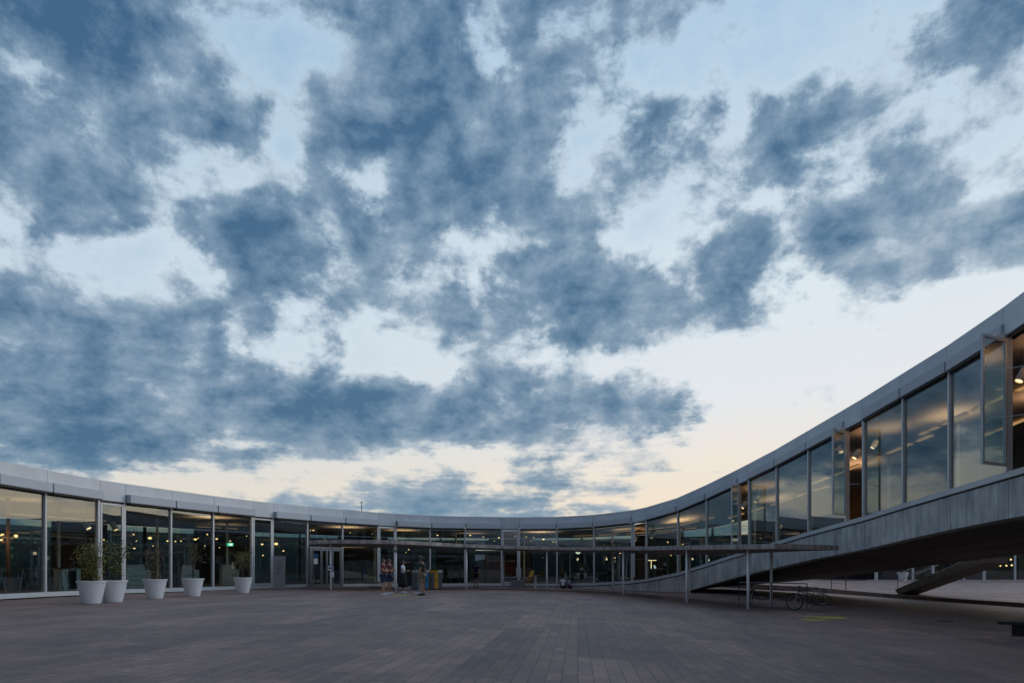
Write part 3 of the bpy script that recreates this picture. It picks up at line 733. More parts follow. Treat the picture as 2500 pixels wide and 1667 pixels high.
# ================================================================== planters with shrubs
def leaves(mb, c, n, size, flat=.5):
    for _ in range(n):
        p = Vector(c)
        a = random.uniform(0, 2*math.pi); t = random.uniform(-.9, .9)
        d1 = Vector((math.cos(a), math.sin(a), t*flat)).normalized(); d2 = d1.cross(Vector((random.uniform(-1,1), random.uniform(-1,1), random.uniform(.2,1)))).normalized()
        q = p+Vector((random.gauss(0,1), random.gauss(0,1), random.gauss(0,1)))*size*1.5
        L_ = size*random.uniform(.7, 1.3); w = L_*.34
        nz = d1.cross(d2)*L_*.12
        mb.add([q, q+d1*L_*.5+d2*w+nz, q+d1*L_, q+d1*L_*.5-d2*w+nz], [(0,1,2,3)])
def planter(px, py, label, mat, hgt, spread, nstem, nclump, nleaf, seed, lean=(0,0), clear=.15, pos=None, sc=1.0, slabel=''):
    random.seed(seed)
    g = on_ground(px, py) if pos is None else Vector(pos)
    e = empty('planter', g, label, 'planter', 'white planters with shrubs on the patio')
    MB().lathe([(.27,0),(.285,.02),(.435,.73),(.46,.735),(.46,.78),(.40,.78),(.385,.66)], n=32, capt=False).build('pot', M['pot'], e, local=True, smooth=False)
    MB().lathe([(.02,.64),(.392,.66)], n=24, capb=False, capt=False).build('soil', M['soil'], e, local=True)
    # the shrub stands in the pot: a thing of its own
    s = empty('shrub', g+Vector((0,0,.66)), slabel, 'shrub', 'shrubs growing in the white planters')
    st = MB(); lf = MB()
    for k in range(nstem):
        a = 2*math.pi*k/nstem+random.uniform(-.5,.5); r = spread*random.uniform(.35, 1.0); h = hgt*random.uniform(.65, 1.0)
        pts = []
        for j in range(6):
            t = j/5
            pts.append((math.cos(a)*r*t**1.3+lean[0]*t+random.gauss(0,.02), math.sin(a)*r*t**1.3+lean[1]*t+random.gauss(0,.02), h*t))
        st.tube(pts, [.018*(1-.8*j/5)+.003 for j in range(6)], 6)
        for c in range(int(nclump*1.3)):
            t = random.uniform(clear, 1.02); j = min(4, int(t*5)); u = t*5-j
            p = Vector(pts[j]).lerp(Vector(pts[j+1]), u)
            o = Vector((random.gauss(0,.14), random.gauss(0,.14), random.gauss(0,.10)))*(.5+spread)
            tip = p+o
            st.tube([p, p+o*.6+Vector((0,0,.03)), tip], .004, 4)
            leaves(lf, tip, int(nleaf*1.3), .058)
    st.build('stem', M['bark'], s, local=True)
    lf.build('foliage', mat, s, local=True)
planter(223.5, 1473, 'white planter nearer the camera in the touching pair, with the densest shrub', M['leaf1'], 1.42, .42, 9, 15, 9, 11, slabel='densest olive green shrub, in the nearer of the two touching planters')
planter(277, 1469.5, 'white planter farther back in the touching pair, partly hidden by the other', M['leaf2'], 1.52, .40, 6, 12, 7, 23, lean=(.12,0), clear=.3, slabel='yellow green shrub with a branch reaching sideways, in the rear touching planter')
planter(378.5, 1460.5, 'white planter holding a loose reddish brown shrub', M['leaf3'], 1.45, .45, 6, 10, 6, 31, clear=.05, slabel='loose reddish brown shrub in a lone white planter')
planter(471, 1455, 'white planter holding a sparse bare stemmed shrub with few leaves', M['leaf1'], 1.75, .34, 5, 5, 4, 47, clear=.45, slabel='sparse shrub with bare stems and few leaves')
planter(593, 1447.5, 'white planter closest to the grey information pillar, holding a small olive tree', M['leaf1'], 1.5, .42, 3, 22, 7, 59, lean=(-.1,0), clear=.42, slabel='small open crowned olive tree in the planter closest to the grey pillar')
for px, lab in ((2204, 'white pot seen under the arch behind the handrail of the stair'), (2313, 'white pot seen under the arch just past the stair')):
    Y = 72.6; x = (px-CX)/F*Y
    e = empty('planter', (x, Y, .05), lab, 'planter', 'white pots by the far glass front')
    MB().lathe([(.33,0),(.35,.02),(.54,.86),(.57,.865),(.57,.93),(.50,.93),(.48,.80)], n=24, capt=False).build('pot', M['pot'], e, local=True)
    MB().lathe([(.02,.78),(.49,.80)], n=20, capb=False, capt=False).build('soil', M['soil'], e, local=True)

# ================================================================== things on the patio
g = on_ground(682, 1439)
e = empty('information_pillar', g, 'grey slab shaped information pillar with lines of small lettering beside the entrance', 'pillar', rz=R(8))
MB().box((0,0,.97), (.66,.16,1.94)).build('body', M['totem'], e, local=True, bevel=.008)
MB().box((0,0,.01), (.74,.24,.02)).build('base_plate', M['darksteel'], e, local=True)
tx = MB(); random.seed(3)
for k, (z, w, h) in enumerate([(1.66,.24,.05),(1.50,.34,.03),(1.44,.28,.03),(1.30,.30,.028),(1.25,.24,.028),(1.20,.27,.028),(1.09,.22,.028),(1.04,.26,.028),(.99,.20,.028),(.93,.24,.028)]):
    x = -.16
    while x < -.16+w:
        l = random.uniform(.02,.06); tx.box((x+l/2, -.082, z), (l, .005, h)); x += l+.014
tx.build('lettering', M['ink'], e, local=True)

def station(px0, px1, py, label, cols, tops):
    a, b = on_ground(px0, py), on_ground(px1, py); w = (b-a).length; c = (a+b)/2
    e = empty('recycling_bin', c, label, 'recycling bin', 'recycling stations by the glass front')
    H = 1.06
    MB().box((0,0,H/2+.03), (w,.5,H-.06)).build('body', M['binbody'], e, local=True, bevel=.01)
    MB().box((0,0,.015), (w-.06,.44,.03)).build('base_plate', M['black'], e, local=True)
    # sloping coloured top with round openings
    for (t0, t1, mt) in tops:
        x0, x1 = lerp(-w/2, w/2, t0)+.004, lerp(-w/2, w/2, t1)-.004
        m_ = MB().hexa([(x0,-.27,H),(x1,-.27,H),(x1,.26,H),(x0,.26,H),(x0,-.27,H+.03),(x1,-.27,H+.03),(x1,.26,H+.15),(x0,.26,H+.15)])
        lid = m_.build('lid', M[mt], e, local=True)
        nh = max(1, round((x1-x0)/.3))
        for k in range(nh):
            xc = lerp(x0, x1, (k+.5)/nh); vs = []
            for j in range(16):
                an = 2*math.pi*j/16; yy = -.02+.085*math.sin(an); vs.append((xc+.095*math.cos(an), yy, H+.03+.12*(yy+.27)/.53+.004))
            MB().add(vs, [tuple(range(16))]).build('opening', M['black'], lid, local=True)
    for (t0, t1, mt) in cols:
        x0, x1 = lerp(-w/2, w/2, t0), lerp(-w/2, w/2, t1)
        d = MB().box(((x0+x1)/2, -.256, H/2+.02), (x1-x0-.01, .012, H-.10)).build('door', M[mt], e, local=True)
        MB().box(((x0+x1)/2, -.265, H*.55), (.035, .012, .26)).build('handle', M['black'], d, local=True)
    return e
station(1007, 1047, 1438.5, 'recycling station with one white strip, one sky blue strip and a white lid', [(.02,.40,'binbody'),(.42,.62,'white'),(.84,.99,'blue')], [(0,1,'white')])
station(1048.5, 1078.5, 1438.5, 'recycling station with an orange strip and a yellow and white lid', [(.04,.40,'binbody'),(.44,.74,'orange')], [(0,.68,'orange'),(.68,1,'white')])
g = on_ground(988.5, 1438)+Vector((0,.35,0))
e = empty('notice_cabinet', g, 'tall black cabinet on a pale plinth left of the recycling stations', 'cabinet')
MB().box((0,0,.10), (.86,.5,.20)).build('plinth', M['sill'], e, local=True)
MB().box((0,0,.92), (.90,.52,1.44)).build('body', M['black'], e, local=True, bevel=.012)
MB().box((0,-.02,1.66), (.70,.36,.05)).build('tray', M['steel'], e, local=True)
# low rack of steel hoops
a, b = on_ground(898, 1433.5), on_ground(931, 1433.5); c = (a+b)/2; w = (b-a).length
e = empty('bicycle_rack', c, 'low empty steel rack of hoops standing against the glass left of the group', 'bicycle rack')
MB().tube([(-w/2,0,.36),(w/2,0,.36)], .028, 8).build('rail', M['steel'], e, local=True)
MB().box((0,0,.02), (w,.4,.04)).build('base', M['darksteel'], e, local=True)
for k in range(5):
    MB().torus((lerp(-w/2+.11, w/2-.11, k/4), -.06, .19), .14, .014, 'y', 20, 6).build('hoop', M['steel'], e, local=True)
# tube framed planter bench by the middle posts
a, b = on_ground(1236, 1434), on_ground(1283, 1434); c = (a+b)/2; w = (b-a).length
e = empty('bench', c, 'grey block bench under a bent steel tube rail in front of the middle vent', 'bench')
MB().box((.14,.05,.28), (w*.60,.5,.52)).build('seat_block', M['totem'], e, local=True, bevel=.015)
MB().tube([(-w/2,-.1,0),(-w/2,-.1,.70),(-w/2+.05,-.1,.74),(w/2-.05,-.1,.74),(w/2,-.1,.70),(w/2,-.1,0)], .022, 8).build('rail', M['steel'], e, local=True)
MB().box((.12,-.1,.79), (.55,.16,.06)).build('bracket', M['sill'], e, local=True)
MB().box((.20,-.05,1.15), (.34,.14,.62)).build('panel', M['sill'], e, local=True)
g = on_ground(1307, 1435.5)
e = empty('side_table', g, 'narrow oak topped table on a single white leg outside the glass', 'table')
MB().box((0,0,.46), (.17,.12,.92)).build('leg', M['white'], e, local=True, bevel=.01)
MB().box((-.05,0,.935), (.86,.36,.035)).build('table_top', M['wood'], e, local=True)
g = on_ground(1290, 1436)+Vector((0,.4,0))
e = empty('folding_chair', g, 'orange brown folding chair with raked back between the bench and the oak table', 'chair', rz=R(-60))
for s_ in (-1, 1):
    MB().tube([(s_*.24,-.34,0),(s_*.24,.10,.62),(s_*.24,.38,1.28)], .022, 8).build('leg', M['wood'], e, local=True)
    MB().tube([(s_*.20,.34,0),(s_*.20,-.22,.62)], .02, 8).build('leg', M['wood'], e, local=True)
MB().box((0,-.02,.62), (.46,.44,.03)).build('seat', M['orange'], e, local=True)
MB().hexa([(-.22,.18,.80),(.22,.18,.80),(.22,.205,.79),(-.22,.205,.79),(-.22,.37,1.25),(.22,.37,1.25),(.22,.395,1.24),(-.22,.395,1.24)]).build('backrest', M['orange'], e, local=True)
# signs tied to canopy posts
e = empty('post_sign', (-10.35,38.94,1.35), 'round blue rimmed sign with a black bar tied to the leftmost post, paper sheet below', 'sign')
MB().lathe([(.20,-.012),(.20,.012)], n=24).build('disc', M['white'], e, local=True).rotation_euler = (R(90),0,0)
MB().torus((0,-.014,0), .185, .02, 'y', 24, 6).build('rim', M['navy'], e, local=True)
MB().box((0,-.018,0), (.24,.01,.07)).build('bar', M['black'], e, local=True)
MB().box((.12,-.02,-.36), (.17,.008,.32)).build('sheet', M['white'], e, local=True)
e = empty('post_sign', (-6.6,38.70,2.42), 'narrow white and black plate fixed high on the second post', 'sign')
MB().box((0,-.02,.02), (.15,.03,.42)).build('plate', M['white'], e, local=True, bevel=.01)
MB().box((0,-.038,-.12), (.13,.01,.13)).build('panel', M['black'], e, local=True)
# yellow dots painted on the paving
def dot(px0, px1, py, label, group):
    a, b = on_ground(px0, py), on_ground(px1, py); c = (a+b)/2; r = (b-a).length/2
    vs = [(c.x+r*math.cos(2*math.pi*k/40), c.y+r*math.sin(2*math.pi*k/40)) for k in range(40)]
    o = MB().add([(x, y, ground_z(x, y)+.006) for x, y in vs]+[(c.x, c.y, ground_z(c.x, c.y)+.006)], [(k, (k+1) % 40, 40) for k in range(40)]).build('yellow_dot', M['yellow'])
    tag(o, label, 'floor marking', group)
gA, gB = 'yellow dots on the paving by the group of people', 'yellow dots on the paving by the bicycle'
dot(958, 1004, 1452.6, 'largest yellow dot painted on the paving by the group of people', gA)
dot(1008, 1029, 1457.4, 'small yellow dot nearest the viewer at the feet of the man in shorts', gA)
dot(1030, 1045, 1454.6, 'yellow dot partly under the black shoes of the man in shorts', gA)
dot(1048.5, 1064, 1455.3, 'faint yellow dot farthest from the pair on the paving, past the black shoes', gA)
dot(1944, 1957, 1502, 'smallest yellow dot on the paving, under the front wheel of the bicycle', gB)
dot(1963, 1997, 1503.8, 'middle sized yellow dot right behind the nearer oval, below the bicycle pedals', gB)
dot(1997, 2064, 1507, 'widest yellow dot on the paving past the rear wheel of the bicycle', gB)
dot(1958, 2003, 1512.6, 'yellow dot nearest the viewer in the cluster by the bicycle', gB)
dot(1998, 2020, 1511, 'little yellow dot tucked below the widest one by the bicycle', gB)
a, b = on_ground(2297, 1515.7), on_ground(2319, 1515.7); c = (a+b)/2
e = empty('floor_drain', (c.x, c.y, c.z), 'small dark drain grate set in the paving under the arch', 'drain')
MB().box((0,0,.006), (.42,.30,.012)).build('frame', M['black'], e, local=True)
for k in range(6): MB().box((-.17+.068*k,0,.014), (.03,.26,.008)).build('bar', M['darksteel'], e, local=True)
# black slab bench at the right
g = on_ground(2470, 1551)
e = empty('slab_bench', g, 'black slab topped bench cut by the frame under the arch', 'bench')
def rhomb(mb, c, a, b, z0, z1):
    d1, d2 = Vector((.86,.51,0)), Vector((.80,-.60,0)); c = Vector(c)
    return mb.hexa([c+Vector((0,0,z0)), c+d2*b+Vector((0,0,z0)), c+d2*b+d1*a+Vector((0,0,z0)), c+d1*a+Vector((0,0,z0)), c+Vector((0,0,z1)), c+d2*b+Vector((0,0,z1)), c+d2*b+d1*a+Vector((0,0,z1)), c+d1*a+Vector((0,0,z1))])
rhomb(MB(), (0,0,0), 1.2, 1.2, 0, .30).build('base', M['bench'], e, local=True)
rhomb(MB(), (-.38,0,0), 1.65, 1.65, .30, .37).build('seat', M['bench'], e, local=True)
rhomb(MB(), (-.06,0,0), 1.26, 1.26, .285, .297).build('edge_strip', M['darksteel'], e, local=True)

# railing with two bays under the arch
a, b = Vector((10.95,32.9,0)), Vector((13.0,30.1,0))
e = empty('railing', (11.0,32.9,ground_z(11,32.9)), 'thin dark steel railing under the arch behind the standing bicycle', 'railing')
pts = [a, a.lerp(b, .5), b]; pts = [Vector((p.x, p.y, ground_z(p.x, p.y))) for p in pts]
for p in pts: MB().tube([p, p+Vector((0,0,1.12))], .022, 8).build('post', M['darksteel'], e)
MB().tube([p+Vector((0,0,1.12)) for p in pts], .024, 8).build('top_rail', M['steel'], e)
MB().tube([p+Vector((0,0,.24)) for p in pts], .016, 8).build('lower_rail', M['steel'], e)
x0, y0, y1 = 23.66, 50.6, 48.4
e = empty('railing', (x0, 49.5, -.2), 'short low rail with two posts at the edge of the far pavement', 'railing')
for y in (y0, y1): MB().tube([(x0,y,patio_z(0,y)),(x0,y,patio_z(0,y)+1.0)], .03, 8).build('post', M['darksteel'], e)
MB().tube([(x0,y0,patio_z(0,y0)+.45),(x0,y1,patio_z(0,y1)+.42)], .016, 6).build('rail', M['darksteel'], e)

# stair rising along the far edge into the shell
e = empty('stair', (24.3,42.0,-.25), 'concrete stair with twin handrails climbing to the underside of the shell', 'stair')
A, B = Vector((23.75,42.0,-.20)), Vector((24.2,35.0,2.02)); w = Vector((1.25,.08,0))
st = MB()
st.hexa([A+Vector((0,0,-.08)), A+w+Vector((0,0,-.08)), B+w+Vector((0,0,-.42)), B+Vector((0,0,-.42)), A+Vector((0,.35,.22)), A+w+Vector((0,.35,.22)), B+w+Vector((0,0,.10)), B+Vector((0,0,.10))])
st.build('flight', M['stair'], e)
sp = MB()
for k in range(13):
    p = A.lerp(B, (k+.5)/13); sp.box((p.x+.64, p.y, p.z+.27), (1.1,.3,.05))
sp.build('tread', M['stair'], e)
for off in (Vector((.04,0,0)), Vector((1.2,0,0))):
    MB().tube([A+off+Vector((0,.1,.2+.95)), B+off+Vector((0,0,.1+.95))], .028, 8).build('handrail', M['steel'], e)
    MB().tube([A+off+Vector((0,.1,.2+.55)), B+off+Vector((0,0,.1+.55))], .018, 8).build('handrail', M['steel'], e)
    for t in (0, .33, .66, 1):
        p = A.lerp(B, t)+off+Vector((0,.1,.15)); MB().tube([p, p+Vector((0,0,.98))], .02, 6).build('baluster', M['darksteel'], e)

# ================================================================== bicycles
def bicycle(loc, rz, label, lean=0.0):
    e = empty('bicycle', loc, label, 'bicycle', 'bicycles parked under the arch', rz)
    if lean: e.rotation_euler = (lean, 0, rz)
    r = .345
    for x in (-.54, .54):       # front wheel at -x
        wst = math.radians(0)
        t = MB().torus((x,0,r), r-.024, .029, 'y', 40, 8).build('wheel', M['rubber'], e, local=True, smooth=True)
        MB().torus((x,0,r), r-.056, .012, 'y', 40, 6).build('rim', M['steel'], t, local=True, smooth=True)
        sp = MB()
        for k in range(14):
            an = 2*math.pi*k/14; sp.tube([(x+.03*math.cos(an), .018*(-1)**k, r+.03*math.sin(an)), (x+(r-.05)*math.cos(an+.25), 0, r+(r-.05)*math.sin(an+.25))], .0022, 4)
        sp.build('spokes', M['steel'], t, local=True)
        MB().tube([(x,-.05,r),(x,.05,r)], .028, 10).build('hub', M['steel'], t, local=True)
        MB().torus((x,.04,r), .075, .006, 'y', 20, 5).build('brake_disc', M['steel'], t, local=True)
        mg = MB(); pts = [(x+(r+.025)*math.cos(an), 0, r+(r+.025)*math.sin(an)) for an in [R(d) for d in (range(20, 165, 12) if x < 0 else range(10, 190, 12))]]
        mg.tube(pts, .02, 6); mg.build('mudguard', M['black'], e, local=True)
    fr_ = MB(); bb = (.10,0,.29); st_ = (.26,0,.80); hd, hl = (-.35,0,.86), (-.395,0,.70)
    fr_.tube([hl, bb], .026, 8); fr_.tube([(-.36,0,.80), (.22,0,.70)], .020, 8); fr_.tube([bb, st_], .019, 8)
    for s_ in (-1, 1):
        fr_.tube([bb, (.54,s_*.06,r)], .011, 6); fr_.tube([(.23,s_*.02,.71), (.54,s_*.06,r)], .010, 6)
    fr_.tube([hd, hl], .024, 8); fr_.build('frame', M['darksteel'], e, local=True, smooth=True)
    fk = MB()
    for s_ in (-1, 1): fk.tube([(-.40,s_*.05,.70),(-.44,s_*.055,.60),(-.54,s_*.055,r)], .014, 6)
    fk.tube([(-.40,-.05,.70),(-.40,.05,.70)], .018, 6); fk.build('fork', M['steel'], e, local=True)
    MB().tube([(-.36,-.30,1.02),(-.31,-.22,1.05),(-.35,0,1.00),(-.31,.22,1.05),(-.36,.30,1.02)], .014, 8).build('handlebar', M['black'], e, local=True)
    MB().tube([hd, (-.345,0,1.01)], .018, 8).build('stem', M['black'], e, local=True)
    MB().tube([st_, (.285,0,.93)], .014, 8).build('seat_post', M['steel'], e, local=True)
    MB().ell((.32,0,.955), (.14,.075,.035), 14, 6).build('saddle', M['black'], e, local=True, smooth=True)
    rk = MB()
    for s_ in (-.06, .06): rk.tube([(.32,s_,.74),(.78,s_,.76)], .009, 6); rk.tube([(.62,s_,.755),(.54,s_*1.2,r)], .007, 6)
    for x in (.4,.55,.7): rk.tube([(x,-.06,.755),(x,.06,.755)], .006, 5)
    rk.build('luggage_rack', M['black'], e, local=True)
    MB().lathe([(.085,-.006),(.085,.006)], (0,0,0), 24).build('chainring', M['darksteel'], e, local=True)
    kids(e)[-1].location = bb; kids(e)[-1].rotation_euler = (R(90),0,0)
    cr = MB(); cr.tube([(bb[0],-.09,bb[2]),(bb[0]-.05,-.09,bb[2]-.16)], .011, 6); cr.tube([(bb[0],.09,bb[2]),(bb[0]+.05,.09,bb[2]+.16)], .011, 6)
    cr.box((bb[0]-.05,-.14,bb[2]-.165), (.09,.09,.02)); cr.box((bb[0]+.05,.14,bb[2]+.165), (.09,.09,.02)); cr.build('pedal', M['steel'], e, local=True)
    MB().tube([(.14,.02,.25),(.02,.16,.01)], .010, 6).build('kickstand', M['steel'], e, local=True)
    MB().box((-.47,0,.50), (.03,.02,.05)).build('reflector', M['orange'], e, local=True)
    return e
a, b = on_ground(1940, 1488), on_ground(2006, 1491.5); c = (a+b)/2
bk = bicycle((c.x, c.y, ground_z(c.x, c.y)), math.atan2((b-a).y, (b-a).x)*.6, 'black trekking bicycle with luggage rack standing in the open in front of the railing')
bk2 = copy_tree(bk); x, y = 11.9, 33.8; bk2.location = (x, y, ground_z(x, y)); bk2.rotation_euler = (0,0,R(62)); bk2['label'] = 'dark bicycle half lost in shadow behind the railing and the canopy posts'

# ================================================================== entrance doors set in the glass front
p, n, zt, i = front_hit(797)
e = empty('entrance_door', (P2[16].lerp(P2[17], .5).x-NRM[16].x*.12, P2[16].lerp(P2[17], .5).y-NRM[16].y*.12, .08), 'glazed double entrance door in grey metal frame left under the canopy', 'door')
a, b = P2[16]-NRM[16]*.14, P2[17]-NRM[17]*.14; dv = (b-a)
def dbar(t0, t1, z0, z1, th=.05):
    nn = Vector((-dv.y, dv.x, 0)).normalized()
    return [a+dv*t+nn*s_*th+Vector((0,0,z)) for z in (z0, z1) for t, s_ in ((t0,-1),(t1,-1),(t1,1),(t0,1))]
fr_ = MB()
for t0, t1, z0, z1 in ((.03,.085,.08,2.75),(.915,.97,.08,2.75),(.085,.915,2.62,2.75),(.085,.915,.08,.19)): fr_.hexa(dbar(t0,t1,z0,z1))
fr_.build('frame', M['doorframe'], e)
for t0, t1 in ((.10,.345),(.355,.50),(.51,.66),(.67,.90)):
    lf = MB(); lf.hexa(dbar(t0, t0+.022, .2, 2.6, .03)); lf.hexa(dbar(t1-.022, t1, .2, 2.6, .03)); lf.hexa(dbar(t0+.022, t1-.022, 2.5, 2.6, .03)); lf.hexa(dbar(t0+.022, t1-.022, .2, .30, .03))
    d_ = lf.build('door_leaf', M['doorframe'], e)
    MB().hexa(dbar(t0+.022, t1-.022, .30, 2.5, .008)).build('pane', M['glass'], d_)
MB().hexa(dbar(.13, .25, 2.02, 2.30, .045)).build('sticker', M['navy'], e)
MB().hexa(dbar(.13, .24, 1.62, 1.98, .045)).build('sheet', M['white'], e)

# ================================================================== lit interior
def lamp_ball(px, py, k, r, label, mat='glow'):
    p, n, zt, i = front_hit(px); Y = p.y+k; q = at(px, py, Y)
    ztop = lerp(zt, zt, 0)-1.03
    e = empty('pendant_lamp', q, label, 'lamp', 'small lamps glowing inside the building')
    MB().ell((0,0,0), (r*.95,r*.95,r*.55), 10, 6).build('bulb', M[mat], e, local=True, smooth=True)
    L_ = max(.1, ztop-q.z-.02)
    if L_ < 3.5: MB().tube([(0,0,r*.6),(0,0,L_)], .008, 4).build('cord', M['darksteel'], e, local=True)
LB = 'small warm lamp glowing inside behind the left glass'
LM = 'small warm lamp glowing inside behind the middle glass'
LR = 'small warm lamp glowing inside behind the right hand glass'
for px, py, k, r in [(253,1317,3.2,.05),(326,1304,6,.05),(333,1320,7,.04),(366,1313,4.5,.11),(409,1320,6,.07),(374,1332,8,.04),(328,1338,6,.06),(428,1321,6,.05),(442,1320,6,.05),(477,1316,5,.10),(484,1313,8,.04),(506,1304,7,.06),(529,1315,6,.08),(500,1332,7,.04),(536,1336,7,.04),(562,1320,6,.06),(602,1308,7,.04),(640,1328,5,.09),(642,1355,6,.06),(674,1327,3.4,.14),(692,1344,5,.07)]:
    lamp_ball(px, py, k, r, LB)
for px, py, k, r in [(757,1294,6,.07),(765,1294,6,.07),(797,1349,6,.08),(891,1356,6,.06),(855,1300,8,.04),(1068,1306,7,.07),(1107,1306,8,.06),(1148,1306,6,.08),(1084,1342,7,.06),(1084,1350,8,.03),(991,1348,7,.04),(998,1341,7,.06),(1033,1338,7,.05),(1180,1310,8,.05),(1218,1312,7,.08),(1207,1320,9,.04),(1258,1308,8,.05),(1285,1310,8,.05),(1303,1311,8,.05),(1327,1316,5,.10),(1350,1322,6,.05),(1357,1322,6,.05),(1296,1320,9,.04),(1214,1398,6,.04)]:
    lamp_ball(px, py, k, r, LM)
for px, py, k, r in [(1501,1361,5,.06),(1514,1350,7,.06),(1630,1323,6,.06),(1590,1350,6,.05),(1619,1348,6,.05),(1638,1355,6,.05),(1645,1350,6,.06),(1651,1352,6,.05),(1667,1328,6,.05),(1788,1271,3,.10),(1715,1348,6,.05)]:
    lamp_ball(px, py, k, r, LR)

def spot_head(q, label, lit=False, tilt=(.5,0), s_=1.0, pole=None):
    e = empty('spotlight', q, label, 'spotlight', 'spotlights on poles behind the glass')
    rot = Matrix.Rotation(tilt[1], 3, 'Z') @ Matrix.Rotation(tilt[0], 3, 'Y')
    h = MB().lathe([(.10*s_,-.20*s_),(.115*s_,-.19*s_),(.115*s_,.16*s_),(.07*s_,.21*s_)], n=18, capb=False)
    h.v = [tuple(rot @ Vector(v)) for v in h.v]; h.build('housing', M['lampw'], e, local=True, smooth=True)
    g_ = MB().lathe([(.095*s_,-.17*s_),(.095*s_,-.16*s_)], n=18)
    g_.v = [tuple(rot @ Vector(v)) for v in g_.v]; g_.build('lens', M['glow' if lit else 'glowsoft'], e, local=True)
    if pole is not None: MB().tube([(0,0,.05),(0,0,pole)], .02, 6).build('pole', M['darksteel'], e, local=True)
def spot_at(px, py, k, label, lit=False, tilt=(.5,0), s_=1.0, up=True):
    p, n, zt, i = front_hit(px); q = at(px, py, p.y+k)
    spot_head(q, label, lit, tilt, s_, (zt-1.03-q.z) if up else None)
spot_at(210, 1279, 1.6, 'white spotlight hung left of the first narrow vent', tilt=(-.6,0), s_=1.25)
spot_at(278, 1283, 2.2, 'white spotlight seen through the first narrow vent', True, tilt=(-.5,0), s_=1.2)
spot_at(1594, 1306, 2.0, 'pale spotlight behind the pane where the arch begins', True, tilt=(.5,0), s_=1.2)
spot_at(1552, 1312, 1.6, 'unlit spotlight in the vent at the foot of the arch', tilt=(.3,0), s_=1.1)
spot_at(1817, 1232, 1.2, 'dark spotlight in the open vent halfway up the arch', tilt=(.5,0), s_=1.1)
spot_at(1848, 1218, 2.5, 'spotlight right of the open vent halfway up the arch', True, tilt=(.5,0))
spot_at(2092, 1108, 1.6, 'perforated spotlight in the upper open vent of the arch', True, tilt=(.55,0), s_=1.15)
spot_at(2135, 1084, 2.2, 'spotlight behind the pane right of the upper open vent', tilt=(.5,0))
spot_at(2496, 915, 1.5, 'spotlight at the right frame edge in the last open vent', True, tilt=(.5,0), s_=1.15)
# copper column lamp at the left
p, n, zt, i = front_hit(20); q = inside(20, 3.0)
e = empty('column_lamp', q, 'copper coloured column carrying three lit spot heads behind the first pane', 'lamp')
MB().tube([(0,0,0),(0,0,zt-1.03-q.z)], .075, 14).build('column', M['copper'], e, local=True, smooth=True)
for dx, pz, r_ in ((-.12,1307,.085),(.42,1309,.085),(-.15,1319,.07)):
    z = at(20, pz, q.y).z-q.z
    MB().tube([(0,-.05,z-.07),(dx*.6,-.12,z-.06)], .018, 6).build('arm', M['copper'], e, local=True)
    MB().tube([(dx*.55,-.12,z-.12),(dx,-.14,z)], [.06,r_], 12).build('spot_head', M['copper'], e, local=True)
    MB().ell((dx*1.06,-.16,z+.01), (r_*.95,r_*.8,r_*.8), 12, 8).build('bulb', M['glow'], e, local=True, smooth=True)
l = bpy.data.lights.new('column_light', 'POINT'); l.energy = 9; l.shadow_soft_size = .1; l.color = (1,.66,.36)
o = bpy.data.objects.new('column_light', l); COL.objects.link(o); o.location = (q.x+.1, q.y-.7, at(20, 1312, q.y).z)
# cove strips that wash the ceiling
def cove(i0, i1, d, label, z=-1.12, w=.05, pieces=1):
    mb = MB()
    for i in range(i0, i1):
        a = P2[i]+NRM[i]*d; b = P2[i+1]+NRM[i+1]*d
        for t0, t1 in ((.06,.58),(.70,.98)) if i % 2 else ((.02,.40),(.52,.90)):      # panels a hand wide with gaps
            p, r_ = a.lerp(b, t0), a.lerp(b, t1); n_ = NRM[i]*w*3.2
            z0, z1 = lerp(ZT[i], ZT[i+1], t0)+z, lerp(ZT[i], ZT[i+1], t1)+z
            mb.hexa([p-n_+Vector((0,0,z0)), r_-n_+Vector((0,0,z1)), r_+n_+Vector((0,0,z1)), p+n_+Vector((0,0,z0)), p-n_+Vector((0,0,z0+.03)), r_-n_+Vector((0,0,z1+.03)), r_+n_+Vector((0,0,z1+.03)), p+n_+Vector((0,0,z0+.03))])
    c = P2[i0]+NRM[i0]*d
    o = mb.build('light_strip', M['strip']); tag(o, label, 'light strip', 'warm light strips under the ceiling')
cove(8, 10, 6.0, 'glowing light strip under the ceiling behind the two leftmost panes', -1.5, .035)
cove(11, 13, 8.0, 'glowing light strip under the ceiling behind the paired planters', -1.2, .03)
cove(15, 16, 7.5, 'glowing light strip under the ceiling over the information pillar', -1.2, .03)
cove(24, 27, 7.0, 'glowing light strip under the ceiling left of the foot of the arch', -1.12, .03)
cove(25, 28, 4.0, 'glowing light strip nearest the glass at the foot of the arch', -1.12, .03)
cove(28, 31, 5.5, 'glowing light strip under the ceiling of the rising arch', -1.12, .035)
cove(31, 34, 4.0, 'glowing light strip behind the panes below the upper vent', -1.12, .035)
cove(34, 38, 3.4, 'glowing light strip nearest the glass in the top panes of the arch', -1.12, .035)
cove(34, 38, 6.4, 'glowing light strip deeper inside the top panes of the arch', -1.12, .035)
def uplight(i, d, e_, size=1.6):
    l = bpy.data.lights.new('uplight', 'AREA'); l.energy = e_; l.size = size; l.color = (1,.56,.28); l.spread = R(150)
    o = bpy.data.objects.new('uplight', l); COL.objects.link(o)
    p = P2[i].lerp(P2[i+1], .5)+NRM[i]*d; o.location = (p.x, p.y, (ZT[i]+ZT[i+1])/2-1.75); o.rotation_euler = (R(180),0,0)
